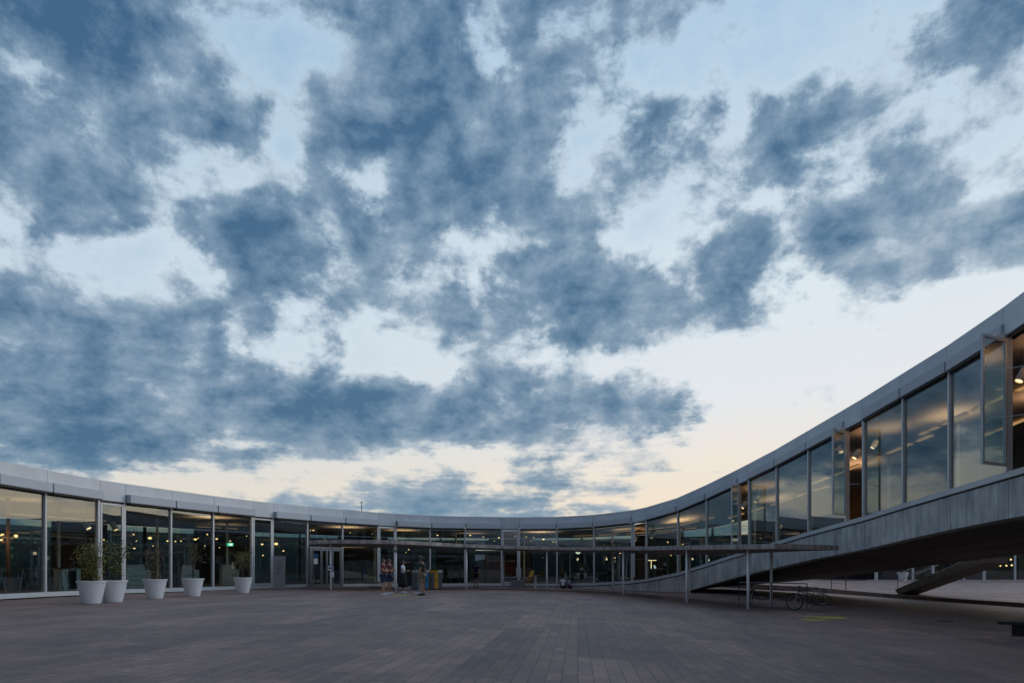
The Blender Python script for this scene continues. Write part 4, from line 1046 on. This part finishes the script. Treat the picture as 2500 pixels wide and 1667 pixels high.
for i, d, e_ in [(8,5,9),(9,2.4,5),(11,5,3),(13,1.6,16),(15,6,8),(17,1.8,18),(19,2.0,16),(21,4,10),(23,1.8,20),(25,3,14),(27,2.4,20),(29,4.5,14),(30,1.6,10),(32,4,14),(34,1.4,12),(35,3,22),(36,5,16),(38,1.8,26)]:
    uplight(i, d, e_*(2.8 if d < 3 and i < 28 else 1.6))
def downlight(i, d, e_):
    l = bpy.data.lights.new('downlight', 'POINT'); l.energy = e_; l.shadow_soft_size = .12; l.color = (1,.66,.36)
    o = bpy.data.objects.new('downlight', l); COL.objects.link(o)
    p = P2[i].lerp(P2[i+1], .5)+NRM[i]*d; o.location = (p.x, p.y, (ZT[i]+ZT[i+1])/2-2.9)
for i, d, e_ in [(8,4,9),(11,6,5),(14,6,5),(17,7,9),(20,7,9),(23,6,8),(26,6,7),(29,5,8)]: downlight(i, d, e_)
l = bpy.data.lights.new('downlight', 'POINT'); l.energy = 120; l.color = (1,.66,.36); l.shadow_soft_size = .2
o = bpy.data.objects.new('downlight', l); COL.objects.link(o); o.location = (62, FY+4, 3.6)
for px, py in ((2429,1377),(2442,1380),(2468,1365),(2470,1379),(2457,1380),(2495,1372)):
    q = at(px, py, FY+4); e = empty('pendant_lamp', q, 'small warm lamp glowing in the far glass front under the arch', 'lamp', 'lamps in the far glass front')
    MB().ell((0,0,0), (.10,.10,.10), 10, 6).build('bulb', M['glow'], e, local=True); MB().tube([(0,0,.1),(0,0,4.15-q.z)], .012, 4).build('cord', M['darksteel'], e, local=True)

# furniture inside
def copier(px, k, label, w=1.0, h=1.25):
    q = inside(px, k); e = empty('copier', q, label, 'copier', 'office copiers behind the left glass', R(35))
    MB().box((0,0,h*.36), (w,.7,h*.72)).build('body', M['printer'], e, local=True, bevel=.02)
    MB().box((-.1*w,0,h*.80), (w*.74,.62,h*.14)).build('scanner', M['printer'], e, local=True, bevel=.02)
    MB().box((-.1*w,.02,h*.91), (w*.7,.56,h*.06)).build('lid', M['lampw'], e, local=True, bevel=.015)
    MB().box((.36*w,-.2,h*.84), (w*.2,.22,.04)).build('control_panel', M['black'], e, local=True)
    for z in (.12,.30,.48): MB().box((0,-.353,h*z), (w*.8,.012,h*.012)).build('drawer_gap', M['darksteel'], e, local=True)
copier(336, 2.6, 'wide office copier inside, between the paired planters and the reddish shrub', 1.15, 1.3)
copier(462, 3.2, 'office copier inside, directly behind the sparse shrub', .95, 1.3)
copier(560, 3.6, 'office copier inside, left of the small olive tree', 1.0, 1.35)
q = inside(164, 2.2)
e = empty('recycling_bin', q, 'grey waste cabinet with a dark slot inside, left of the paired planters', 'cabinet', rz=R(55))
MB().box((0,0,.5), (.9,.6,1.0)).build('body', M['printer'], e, local=True, bevel=.015)
MB().box((.1,-.31,.5), (.34,.02,.9)).build('slot_panel', M['black'], e, local=True)
MB().box((0,0,1.02), (.96,.66,.04)).build('top', M['black'], e, local=True)
def high_table(px, k, label, rz):
    q = inside(px, k); e = empty('high_table', q, label, 'table', 'high tables behind the first panes', rz)
    MB().box((0,0,.98), (1.3,.6,.04)).build('table_top', M['timber'], e, local=True)
    for s_ in (-1, 1):
        for t in (-1, 1): MB().tube([(s_*.42,t*.22,.96),(s_*.6,t*.28,0)], .022, 8).build('leg', M['steel'], e, local=True)
high_table(72, 1.6, 'high table on splayed steel legs behind the first pane', R(70))
high_table(128, 1.9, 'high table on splayed steel legs behind the second pane', R(60))
high_table(24, 4.5, 'high table beside the copper column lamp', R(65))
# exit sign
p, n, zt, i = front_hit(562); q = at(562, 1328.5, p.y+4)
e = empty('exit_sign', q, 'small green lit exit sign hanging inside above the copier', 'sign')
MB().box((0,0,0), (.36,.06,.19)).build('housing', M['exitg'], e, local=True)
MB().box((.05,-.034,0), (.20,.01,.13)).build('panel', M['exitw'], e, local=True)
MB().tube([(0,0,.09),(0,0,zt-1.03-q.z)], .01, 5).build('rod', M['darksteel'], e, local=True)
# clock
p, n, zt, i = front_hit(1411); q = at(1411, 1346, p.y+2.2)
e = empty('clock', q, 'round lit clock with black hands hanging behind the middle glass', 'clock')
MB().lathe([(.21,-.04),(.21,.04)], n=28).build('face', M['clock'], e, local=True).rotation_euler = (R(90),0,0)
MB().torus((0,-.045,0), .21, .018, 'y', 28, 6).build('rim', M['darksteel'], e, local=True)
MB().box((-.05,-.05,.012), (.11,.008,.022)).build('hour_hand', M['black'], e, local=True).rotation_euler = (0,R(10),0)
MB().box((.06,-.052,.0), (.14,.008,.015)).build('minute_hand', M['black'], e, local=True).rotation_euler = (0,R(-12),0)
MB().tube([(0,0,.2),(0,0,zt-1.03-q.z)], .015, 6).build('rod', M['darksteel'], e, local=True)
# red reception desk
q = inside(1220, 5.0)
e = empty('reception_desk', q, 'red brown reception desk with a pale sloping front inside the middle glass', 'desk')
MB().box((0,0,.85), (2.5,.5,1.7)).build('body', M['brown'], e, local=True)
MB().box((0,-.02,1.76), (2.6,.6,.06)).build('counter', M['white'], e, local=True)
MB().hexa([(-1.2,-.9,0),(1.2,-.9,0),(1.2,-.3,0),(-1.2,-.3,0),(-1.2,-.9,1.15),(1.2,-.9,.55),(1.2,-.3,.55),(-1.2,-.3,1.15)]).build('sloping_front', M['yard'], e, local=True)
q = inside(1187, 4.6); e = empty('display_column', q, 'tall red brown display column left of the reception desk', 'column')
MB().box((0,0,1.0), (.5,.35,2.0)).build('body', M['brown'], e, local=True, bevel=.01); MB().box((0,0,.05), (.6,.45,.1)).build('plinth', M['black'], e, local=True)
# black partition screens
for px, k, w, h, lab in ((1105,3.4,2.6,3.1,'large black partition screen inside, right of the recycling stations'),(800,6,2.2,2.4,'dark partition screen inside behind the entrance door'),(880,5,1.9,2.5,'dark panel wall inside behind the low hoop rack')):
    q = inside(px, k); e = empty('partition_screen', q, lab, 'screen')
    MB().box((0,0,h/2+.05), (w,.12,h)).build('panel', M['curtain'], e, local=True); MB().box((0,0,.03), (w*.9,.4,.06)).build('foot', M['black'], e, local=True)
for px, k, z0, w, lab in ((862,7,2.75,2.0,'pale yellow lit panel high inside behind the canopy'),(1198,6,2.62,2.6,'row of white lit panels high inside above the reception desk')):
    q = inside(px, k); e = empty('lit_panel', q+Vector((0,0,z0)), lab, 'panel')
    nseg = 3
    for s_ in range(nseg): MB().box((lerp(-w/2,w/2,(s_+.5)/nseg),0,.12 if w > 2.2 else .3), (w/nseg-.06,.06,.14 if w > 2.2 else .62)).build('light', M['clock' if w > 2.2 else 'strip'], e, local=True)
    MB().box((0,.06,.12), (w,.04,.3)).build('backing', M['darksteel'], e, local=True)
for px, k, mt, lab in ((905,2.6,'leaf2','lime green poster stand inside behind the hoop rack'),(893,2.9,'navy','dark blue poster stand inside left of the green one')):
    q = inside(px, k); e = empty('poster_stand', q, lab, 'poster stand'); MB().box((0,0,.6), (.5,.04,1.0)).build('panel', M[mt], e, local=True); MB().box((0,0,.04), (.5,.3,.06)).build('base', M['black'], e, local=True)
# study tables with chairs and people behind the right hand glass
def study_table(px, k, label):
    q = inside(px, k); e = empty('study_table', q, label, 'table', 'study tables inside')
    MB().box((0,0,.73), (1.5,.75,.035)).build('table_top', M['white'], e, local=True)
    for s_ in (-1, 1):
        for t in (-1, 1): MB().tube([(s_*.68,t*.32,0),(s_*.68,t*.32,.72)], .02, 6).build('leg', M['steel'], e, local=True)
    return q
T1 = study_table(1604, 2.2, 'white study table inside with a laptop on it')
T2 = study_table(1480, 3.2, 'white study table inside, empty, behind the pair of right hand posts')
T3 = study_table(1420, 2.6, 'white study table inside under the lit clock')
T4 = study_table(780, 3.4, 'white study table inside behind the entrance door')
def chair(q, rz, label):
    e = empty('chair', q, label, 'chair', 'study chairs inside', rz)
    MB().box((0,0,.45), (.44,.44,.04)).build('seat', M['black'], e, local=True, bevel=.01); MB().box((0,-.22,.70), (.44,.04,.36)).build('backrest', M['black'], e, local=True, bevel=.01)
    for s_ in (-1,1):
        for t in (-1,1): MB().tube([(s_*.19,t*.19,0),(s_*.19,t*.19,.44)], .015, 6).build('leg', M['steel'], e, local=True)
chair(T1+Vector((.62,.05,0)), R(90), 'black chair at the laptop table inside')
chair(T2+Vector((.2,-.6,0)), R(0), 'black chair at the empty study table behind the pair of right hand posts')
chair(T3+Vector((.2,.6,0)), R(180), 'black chair at the study table under the clock')
e = empty('laptop', T1+Vector((-.02,0,.75)), 'open laptop with a bright screen on the study table', 'laptop', rz=R(50))
MB().box((0,0,.01), (.34,.24,.02)).build('keyboard', M['darksteel'], e, local=True)
MB().hexa([(-.17,.12,.02),(.17,.12,.02),(.17,.135,.02),(-.17,.135,.02),(-.17,.20,.25),(.17,.20,.25),(.17,.215,.25),(-.17,.215,.25)]).build('lid', M['darksteel'], e, local=True)
MB().hexa([(-.155,.117,.03),(.155,.117,.03),(.155,.119,.03),(-.155,.119,.03),(-.155,.192,.24),(.155,.192,.24),(.155,.194,.24),(-.155,.194,.24)]).build('screen', M['screen'], e, local=True)
e = empty('desk_lamp', T1+Vector((-.40,.1,.75)), 'lit T shaped desk lamp on the study table', 'lamp')
MB().tube([(0,0,0),(0,0,.60)], .018, 8).build('stem', M['glowsoft'], e, local=True); MB().box((.04,0,.61), (.66,.05,.03)).build('lamp_head', M['glowsoft'], e, local=True); MB().lathe([(.1,0),(.1,.02)], n=16).build('base', M['steel'], e, local=True)
# far front furniture
q = Vector((66.6, FY+2.2, .08)); e = empty('long_table', q, 'long oak table inside the far glass front under the arch', 'table')
MB().box((2.6,0,.95), (5.2,.9,.06)).build('table_top', M['wood'], e, local=True)
for x in (.5, 2.6, 4.7): MB().box((x,0,.47), (.12,.7,.9)).build('leg', M['timber'], e, local=True)
q = Vector((62.9, FY+1.2, .08)); e = empty('stacked_chairs', q, 'grey stack of chairs inside the far glass front', 'chair stack')
for k in range(4):
    s_ = MB().box((.1*k,0,.46+.10*k), (.5,.5,.04)).build('seat', M['steel'], e, local=True); MB().hexa([(.1*k-.26,-.25,.46+.1*k),(.1*k-.23,-.25,.46+.1*k),(.1*k-.23,.25,.46+.1*k),(.1*k-.26,.25,.46+.1*k),(.1*k-.46,-.25,.96+.1*k),(.1*k-.43,-.25,.96+.1*k),(.1*k-.43,.25,.96+.1*k),(.1*k-.46,.25,.96+.1*k)]).build('backrest', M['steel'], s_, local=True)
for s_ in (-1,1): MB().tube([(-.2,s_*.22,0),(.3,s_*.22,.8)], .02, 6).build('leg', M['steel'], e, local=True); MB().tube([(.3,s_*.22,0),(0,s_*.22,.5)], .02, 6).build('leg', M['steel'], e, local=True)

# ================================================================== people
SK = {}
def skin_mat(name, c): return new_mat(name, c, .55, 0, .06, 6)
M['skin1'] = skin_mat('skin light', (.42,.25,.18)); M['skin2'] = skin_mat('skin tan', (.34,.19,.125)); M['skin3'] = skin_mat('skin warm', (.38,.22,.15))
def cloth(name, c): return new_mat(name, c, .85, 0, .15, 9, bump=.2, bscale=30)
for k, c in {'c_red':(.15,.02,.03),'c_maroon':(.09,.022,.035),'c_navy':(.018,.03,.07),'c_black':(.010,.010,.012),'c_white':(.62,.66,.74),'c_khaki':(.22,.185,.125),'c_jean':(.20,.26,.34),'c_blue':(.015,.05,.13),'c_paleblue':(.30,.36,.44),'c_grey':(.10,.11,.13)}.items():
    M[k] = cloth(k[2:]+' cloth', c)
M['hair'] = new_mat('dark hair', (.012,.009,.008), .5, 0, .3, 30); M['hairb'] = new_mat('brown hair', (.03,.018,.011), .5, 0, .3, 30)
M['shoew'] = new_mat('white shoe', (.6,.63,.66), .6, 0, .05, 8); M['eye'] = new_mat('dark eye', (.02,.015,.012), .3, 0, .1, 5); M['lip'] = new_mat('lip', (.26,.10,.085), .5, 0, .1, 9)

def skin_obj(chain, sub=2):
    """chain: name -> (position, (rx, ry), parent); returns a mesh grown with the Skin modifier"""
    names = list(chain); idx = {n: i for i, n in enumerate(names)}
    me = bpy.data.meshes.new('tmp'); me.from_pydata([chain[n][0] for n in names], [(idx[chain[n][2]], idx[n]) for n in names if chain[n][2]], []); me.update()
    o = bpy.data.objects.new('tmp', me); COL.objects.link(o)
    o.modifiers.new('s', 'SKIN'); 
    sv = me.skin_vertices[0].data if me.skin_vertices else None
    if sv is None:
        bm = bmesh.new(); bm.from_mesh(me); bm.verts.layers.skin.verify(); bm.to_mesh(me); bm.free(); sv = me.skin_vertices[0].data
    for n in names:
        sv[idx[n]].radius = chain[n][1] if isinstance(chain[n][1], tuple) else (chain[n][1], chain[n][1])
        sv[idx[n]].use_root = chain[n][2] is None
    m_ = o.modifiers.new('d', 'SUBSURF'); m_.levels = sub; m_.render_levels = sub
    dg = bpy.context.evaluated_depsgraph_get(); dg.update(); out = bpy.data.meshes.new_from_object(o.evaluated_get(dg))
    mb = MB(); mb.v = [tuple(v.co) for v in out.vertices]; mb.f = [tuple(p.vertices) for p in out.polygons]
    bpy.data.objects.remove(o); bpy.data.meshes.remove(me); bpy.data.meshes.remove(out)
    return mb
V = Vector
def hand(mb, w, d, side, curl=.5):
    """palm, four unequal bent fingers and a thumb starting at wrist w along direction d"""
    d = V(d).normalized(); up = V((0,0,1)) if abs(d.z) < .8 else V((0,-1,0)); sx = d.cross(up).normalized()*side; nn = sx.cross(d).normalized()*side
    w = V(w)
    mb.tube([w-d*.02, w+d*.03, w+d*.085], [.026,.034,.034], 8)
    for k, (o, l) in enumerate(((-.027,.066),(-.009,.078),(.009,.073),(.027,.056))):
        b = w+d*.08+sx*o; q = b+d*l*.5-nn*l*.18*curl; t = q+d*l*.36*(1-curl*.5)-nn*l*.5*curl
        mb.tube([b, q, t], [.0095,.0088,.007], 6)
    b = w+d*.02-sx*.028; mb.tube([b, b+d*.03-sx*.028, b+d*.062-sx*.03-nn*.012], [.011,.010,.008], 6)
def person(loc, rz, label, skin, top, bottom, shoe, hair, pose='down', bottoms='shorts', longhair=False, stride=0.0, hgt=1.72, sleeves='short', group=None, turn=0.0, twist=0.0):
    e = empty('person', loc, label, 'person', group, rz); k = hgt/1.72; e.scale = (k, k, k)
    sit = pose in ('ground', 'chair')
    pz = .13 if pose == 'ground' else (.52 if pose == 'chair' else .93)
    dz = pz-.93
    fw = .10 if sit else 0.0     # seated trunk leans forward a little
    def T(x, y, z): return V((x, y+fw*max(0, (z-.93))/.5*1.0, z+dz))
    ch = {}
    ch['pelvis'] = (T(0,0,.95), (.135,.10), None)
    ch['waist'] = (T(0,.0,1.08), (.118,.085), 'pelvis'); ch['chest'] = (T(0,.0,1.27), (.145,.10), 'waist'); ch['collar'] = (T(0,-.01,1.40), (.10,.075), 'chest')
    ch['neck'] = (T(0,.0,1.475), (.05,.05), 'collar')
    ch['jaw'] = (T(0,.018,1.535), (.055,.065), 'neck'); ch['skull'] = (T(0,.012,1.615), (.075,.092), 'jaw'); ch['crown'] = (T(0,.0,1.68), (.052,.065), 'skull')
    arms = {}
    for s_, nm in ((-1,'l'),(1,'r')):
        sh = T(s_*.175,-.005,1.385)
        if pose == 'forward': el = T(s_*.235,.03,1.13); wr = T(s_*.11,.25,1.16)
        elif pose == 'crossed': el = T(s_*.23,.05,1.12); wr = T(-s_*.06,.20,1.13+.03*s_)
        elif pose == 'hips': el = T(s_*.36,-.10,1.15); wr = T(s_*.20,-.02,.98)
        elif pose == 'ground': el = T(s_*.25,.16,1.13); wr = T(s_*.14,.36,1.12)
        elif pose == 'chair': el = T(s_*.23,.10,1.12); wr = T(s_*.12,.34,1.15)
        else: el = T(s_*.225,-.02,1.11); wr = T(s_*.215,.06,.87)
        ch['sho'+nm] = (sh, .058, 'collar'); ch['elb'+nm] = (el, .04, 'sho'+nm); ch['wri'+nm] = (wr, .027, 'elb'+nm); arms[nm] = (el, wr, s_)
        st = stride*s_
        if pose == 'ground': hp, kn, an = V((s_*.09,.03,.13)), V((s_*.15,.42,.44)), V((s_*.13,.66,.08))
        elif pose == 'chair': hp, kn, an = V((s_*.09,.05,.50)), V((s_*.11,.46,.50)), V((s_*.11,.44,.085))
        else: hp, kn, an = V((s_*.09,0,.90)), V((s_*.10,.03+st*.5,.49)), V((s_*.105,-.02+st,.085))
        ch['hip'+nm] = (hp, .083, 'pelvis'); ch['kne'+nm] = (kn, .055, 'hip'+nm); ch['cal'+nm] = (kn.lerp(an, .35)+V((0,-.015,0)), .052, 'kne'+nm); ch['ank'+nm] = (an, .034, 'cal'+nm); ch['toe'+nm] = (an+V((0,.13,-.045)), .03, 'ank'+nm)
    mb = skin_obj(ch, 2)
    hd = ch['skull'][0]; 
    mb.tube([hd+V((0,.085,.025)), hd+V((0,.112,-.018)), hd+V((0,.088,-.03))], [.008,.015,.012], 6)       # nose
    for s_ in (-1, 1): mb.ell(hd+V((s_*.078,-.005,-.01)), (.012,.022,.034), 8, 6)                       # ears
    for nm, (el, wr, s_) in arms.items(): hand(mb, wr, wr-el, s_)
    mb.build('body', M[skin], e, local=True, smooth=True)
    fc = MB()
    for s_ in (-1, 1): fc.ell(hd+V((s_*.031,.083,.012)), (.012,.008,.007), 8, 5)
    fc.build('eyes', M['eye'], e, local=True)
    MB().ell(hd+V((0,.083,-.056)), (.024,.008,.007), 8, 5).build('mouth', M['lip'], e, local=True)
    # hair: a cap, and a fall behind for long hair
    hm = MB().ell(hd+V((0,-.026,.012)), (.086,.098,.102), 16, 10, Matrix.Rotation(.75, 3, 'X'), zmin=-.5)
    if longhair: hm.tube([hd+V((0,-.06,.05)), hd+V((0,-.085,-.06)), hd+V((0,-.09,-.18)), hd+V((0,-.085,-.30))], [.06,.085,.08,.045], 12)
    hm.build('hair', M[hair], e, local=True, smooth=True)
    # upper garment: same skeleton, a little fuller
    g = 1.13
    tp = {'pelvis': (ch['pelvis'][0]+V((0,0,-.02 if not sit else 0)), (.150,.115), None)}
    for n in ('waist','chest','collar'): tp[n] = (ch[n][0], tuple(r*g for r in ch[n][1]), ch[n][2])
    tp['collar'] = (ch['collar'][0]-V((0,0,.012)), (.105,.082), 'chest')
    for nm in 'lr':
        s0, e0, w0 = ch['sho'+nm][0], ch['elb'+nm][0], ch['wri'+nm][0]
        tp['sho'+nm] = (s0, .068, 'collar')
        if sleeves == 'long': tp['elb'+nm] = (e0, .05, 'sho'+nm); tp['cuf'+nm] = (e0.lerp(w0, .9), .036, 'elb'+nm)
        elif sleeves == 'short': tp['cuf'+nm] = (s0.lerp(e0, .55), .060, 'sho'+nm)
    skin_obj(tp, 2).build('shirt', M[top], e, local=True, smooth=True)
    # lower garment
    if bottoms == 'skirt':
        MB().lathe([(.23,.30),(.215,.55),(.195,.80),(.16,1.02),(.14,1.06)], n=20).build('skirt', M[bottom], e, local=True, smooth=True)
    else:
        bt = {'pelvis': (ch['pelvis'][0]+V((0,0,.01)), (.148,.115), None)}
        for nm in 'lr':
            h0, k0, c0, a0 = [ch[q+nm][0] for q in ('hip','kne','cal','ank')]
            bt['hip'+nm] = (h0, .100, 'pelvis')
            if bottoms == 'shorts': bt['hem'+nm] = (h0.lerp(k0, .86), .082, 'hip'+nm)
            else: bt['kne'+nm] = (k0, .070, 'hip'+nm); bt['cal'+nm] = (c0, .062, 'kne'+nm); bt['hem'+nm] = (a0+V((0,0,.02)), .052, 'cal'+nm)
        skin_obj(bt, 2).build('shorts' if bottoms == 'shorts' else 'trousers', M[bottom], e, local=True, smooth=True)
    for nm in 'lr':
        a0 = ch['ank'+nm][0]; s = MB(); zb = a0.z-.085
        s.tube([(a0.x,a0.y-.05,zb+.045),(a0.x,a0.y+.04,zb+.046),(a0.x,a0.y+.13,zb+.036),(a0.x,a0.y+.19,zb+.028)], [.040,.047,.042,.024], 10); s.box((a0.x, a0.y+.065, zb+.012), (.085,.255,.022))
        s.build('shoe', M[shoe], e, local=True, smooth=False)
    return e
G1 = 'people talking in a loose ring in front of the entrance'
def ppl(px, py, *a, **k): g = on_ground(px, py); return person(g, *a, **k)
def face(dx, dy): return math.atan2(-dx, dy)
ppl(936, 1451.5, face(1,-.15), 'person in a red top and navy shorts with folded arms and white shoes', 'skin1', 'c_red', 'c_navy', 'shoew', 'hairb', 'crossed', 'shorts', hgt=1.74, group=G1)
ppl(950, 1449, face(.9,-.5), 'person in a dark maroon shirt and dark shorts close beside the red top', 'skin2', 'c_maroon', 'c_navy', 'shoew', 'hair', 'crossed', 'shorts', hgt=1.76, group=G1)
ppl(984, 1446.5, face(1,-.1), 'person in a white T-shirt and long black skirt with raised forearms', 'skin3', 'c_white', 'c_black', 'shoew', 'hair', 'forward', 'skirt', hgt=1.70, group=G1)
ppl(1031, 1452.5, face(-.9,.35), 'person in a black T-shirt and khaki shorts with black shoes', 'skin2', 'c_black', 'c_khaki', 'black', 'hair', 'down', 'shorts', hgt=1.83, group=G1)
ppl(1027, 1448.5, face(-.95,-.1), 'person in pale jeans and white shoes half hidden behind the black T-shirt', 'skin1', 'c_grey', 'c_jean', 'shoew', 'hairb', 'hips', 'trousers', stride=.12, hgt=1.72, group=G1)
ppl(1162, 1434, face(.2,1), 'person in a navy top and dark shorts looking in through the glass', 'skin1', 'c_blue', 'c_black', 'black', 'hair', 'down', 'shorts', hgt=1.78)
G2 = 'pair sitting on the paving by the glass'
ppl(1374, 1436, face(.15,1), 'person in a white T-shirt sitting on the paving with their back turned', 'skin3', 'c_white', 'c_black', 'black', 'hair', 'ground', 'trousers', hgt=1.78, group=G2)
ppl(1393, 1435.8, face(-.75,.1), 'person with long dark hair and red trousers sitting beside the white T-shirt', 'skin1', 'c_paleblue', 'c_red', 'shoew', 'hair', 'ground', 'trousers', longhair=True, hgt=1.66, sleeves='long', group=G2)
person(T1+V((.60,.05,0)), R(90), 'person in dark clothes seated at the laptop inside the glass', 'skin2', 'c_black', 'c_black', 'black', 'hair', 'chair', 'trousers', sleeves='long')
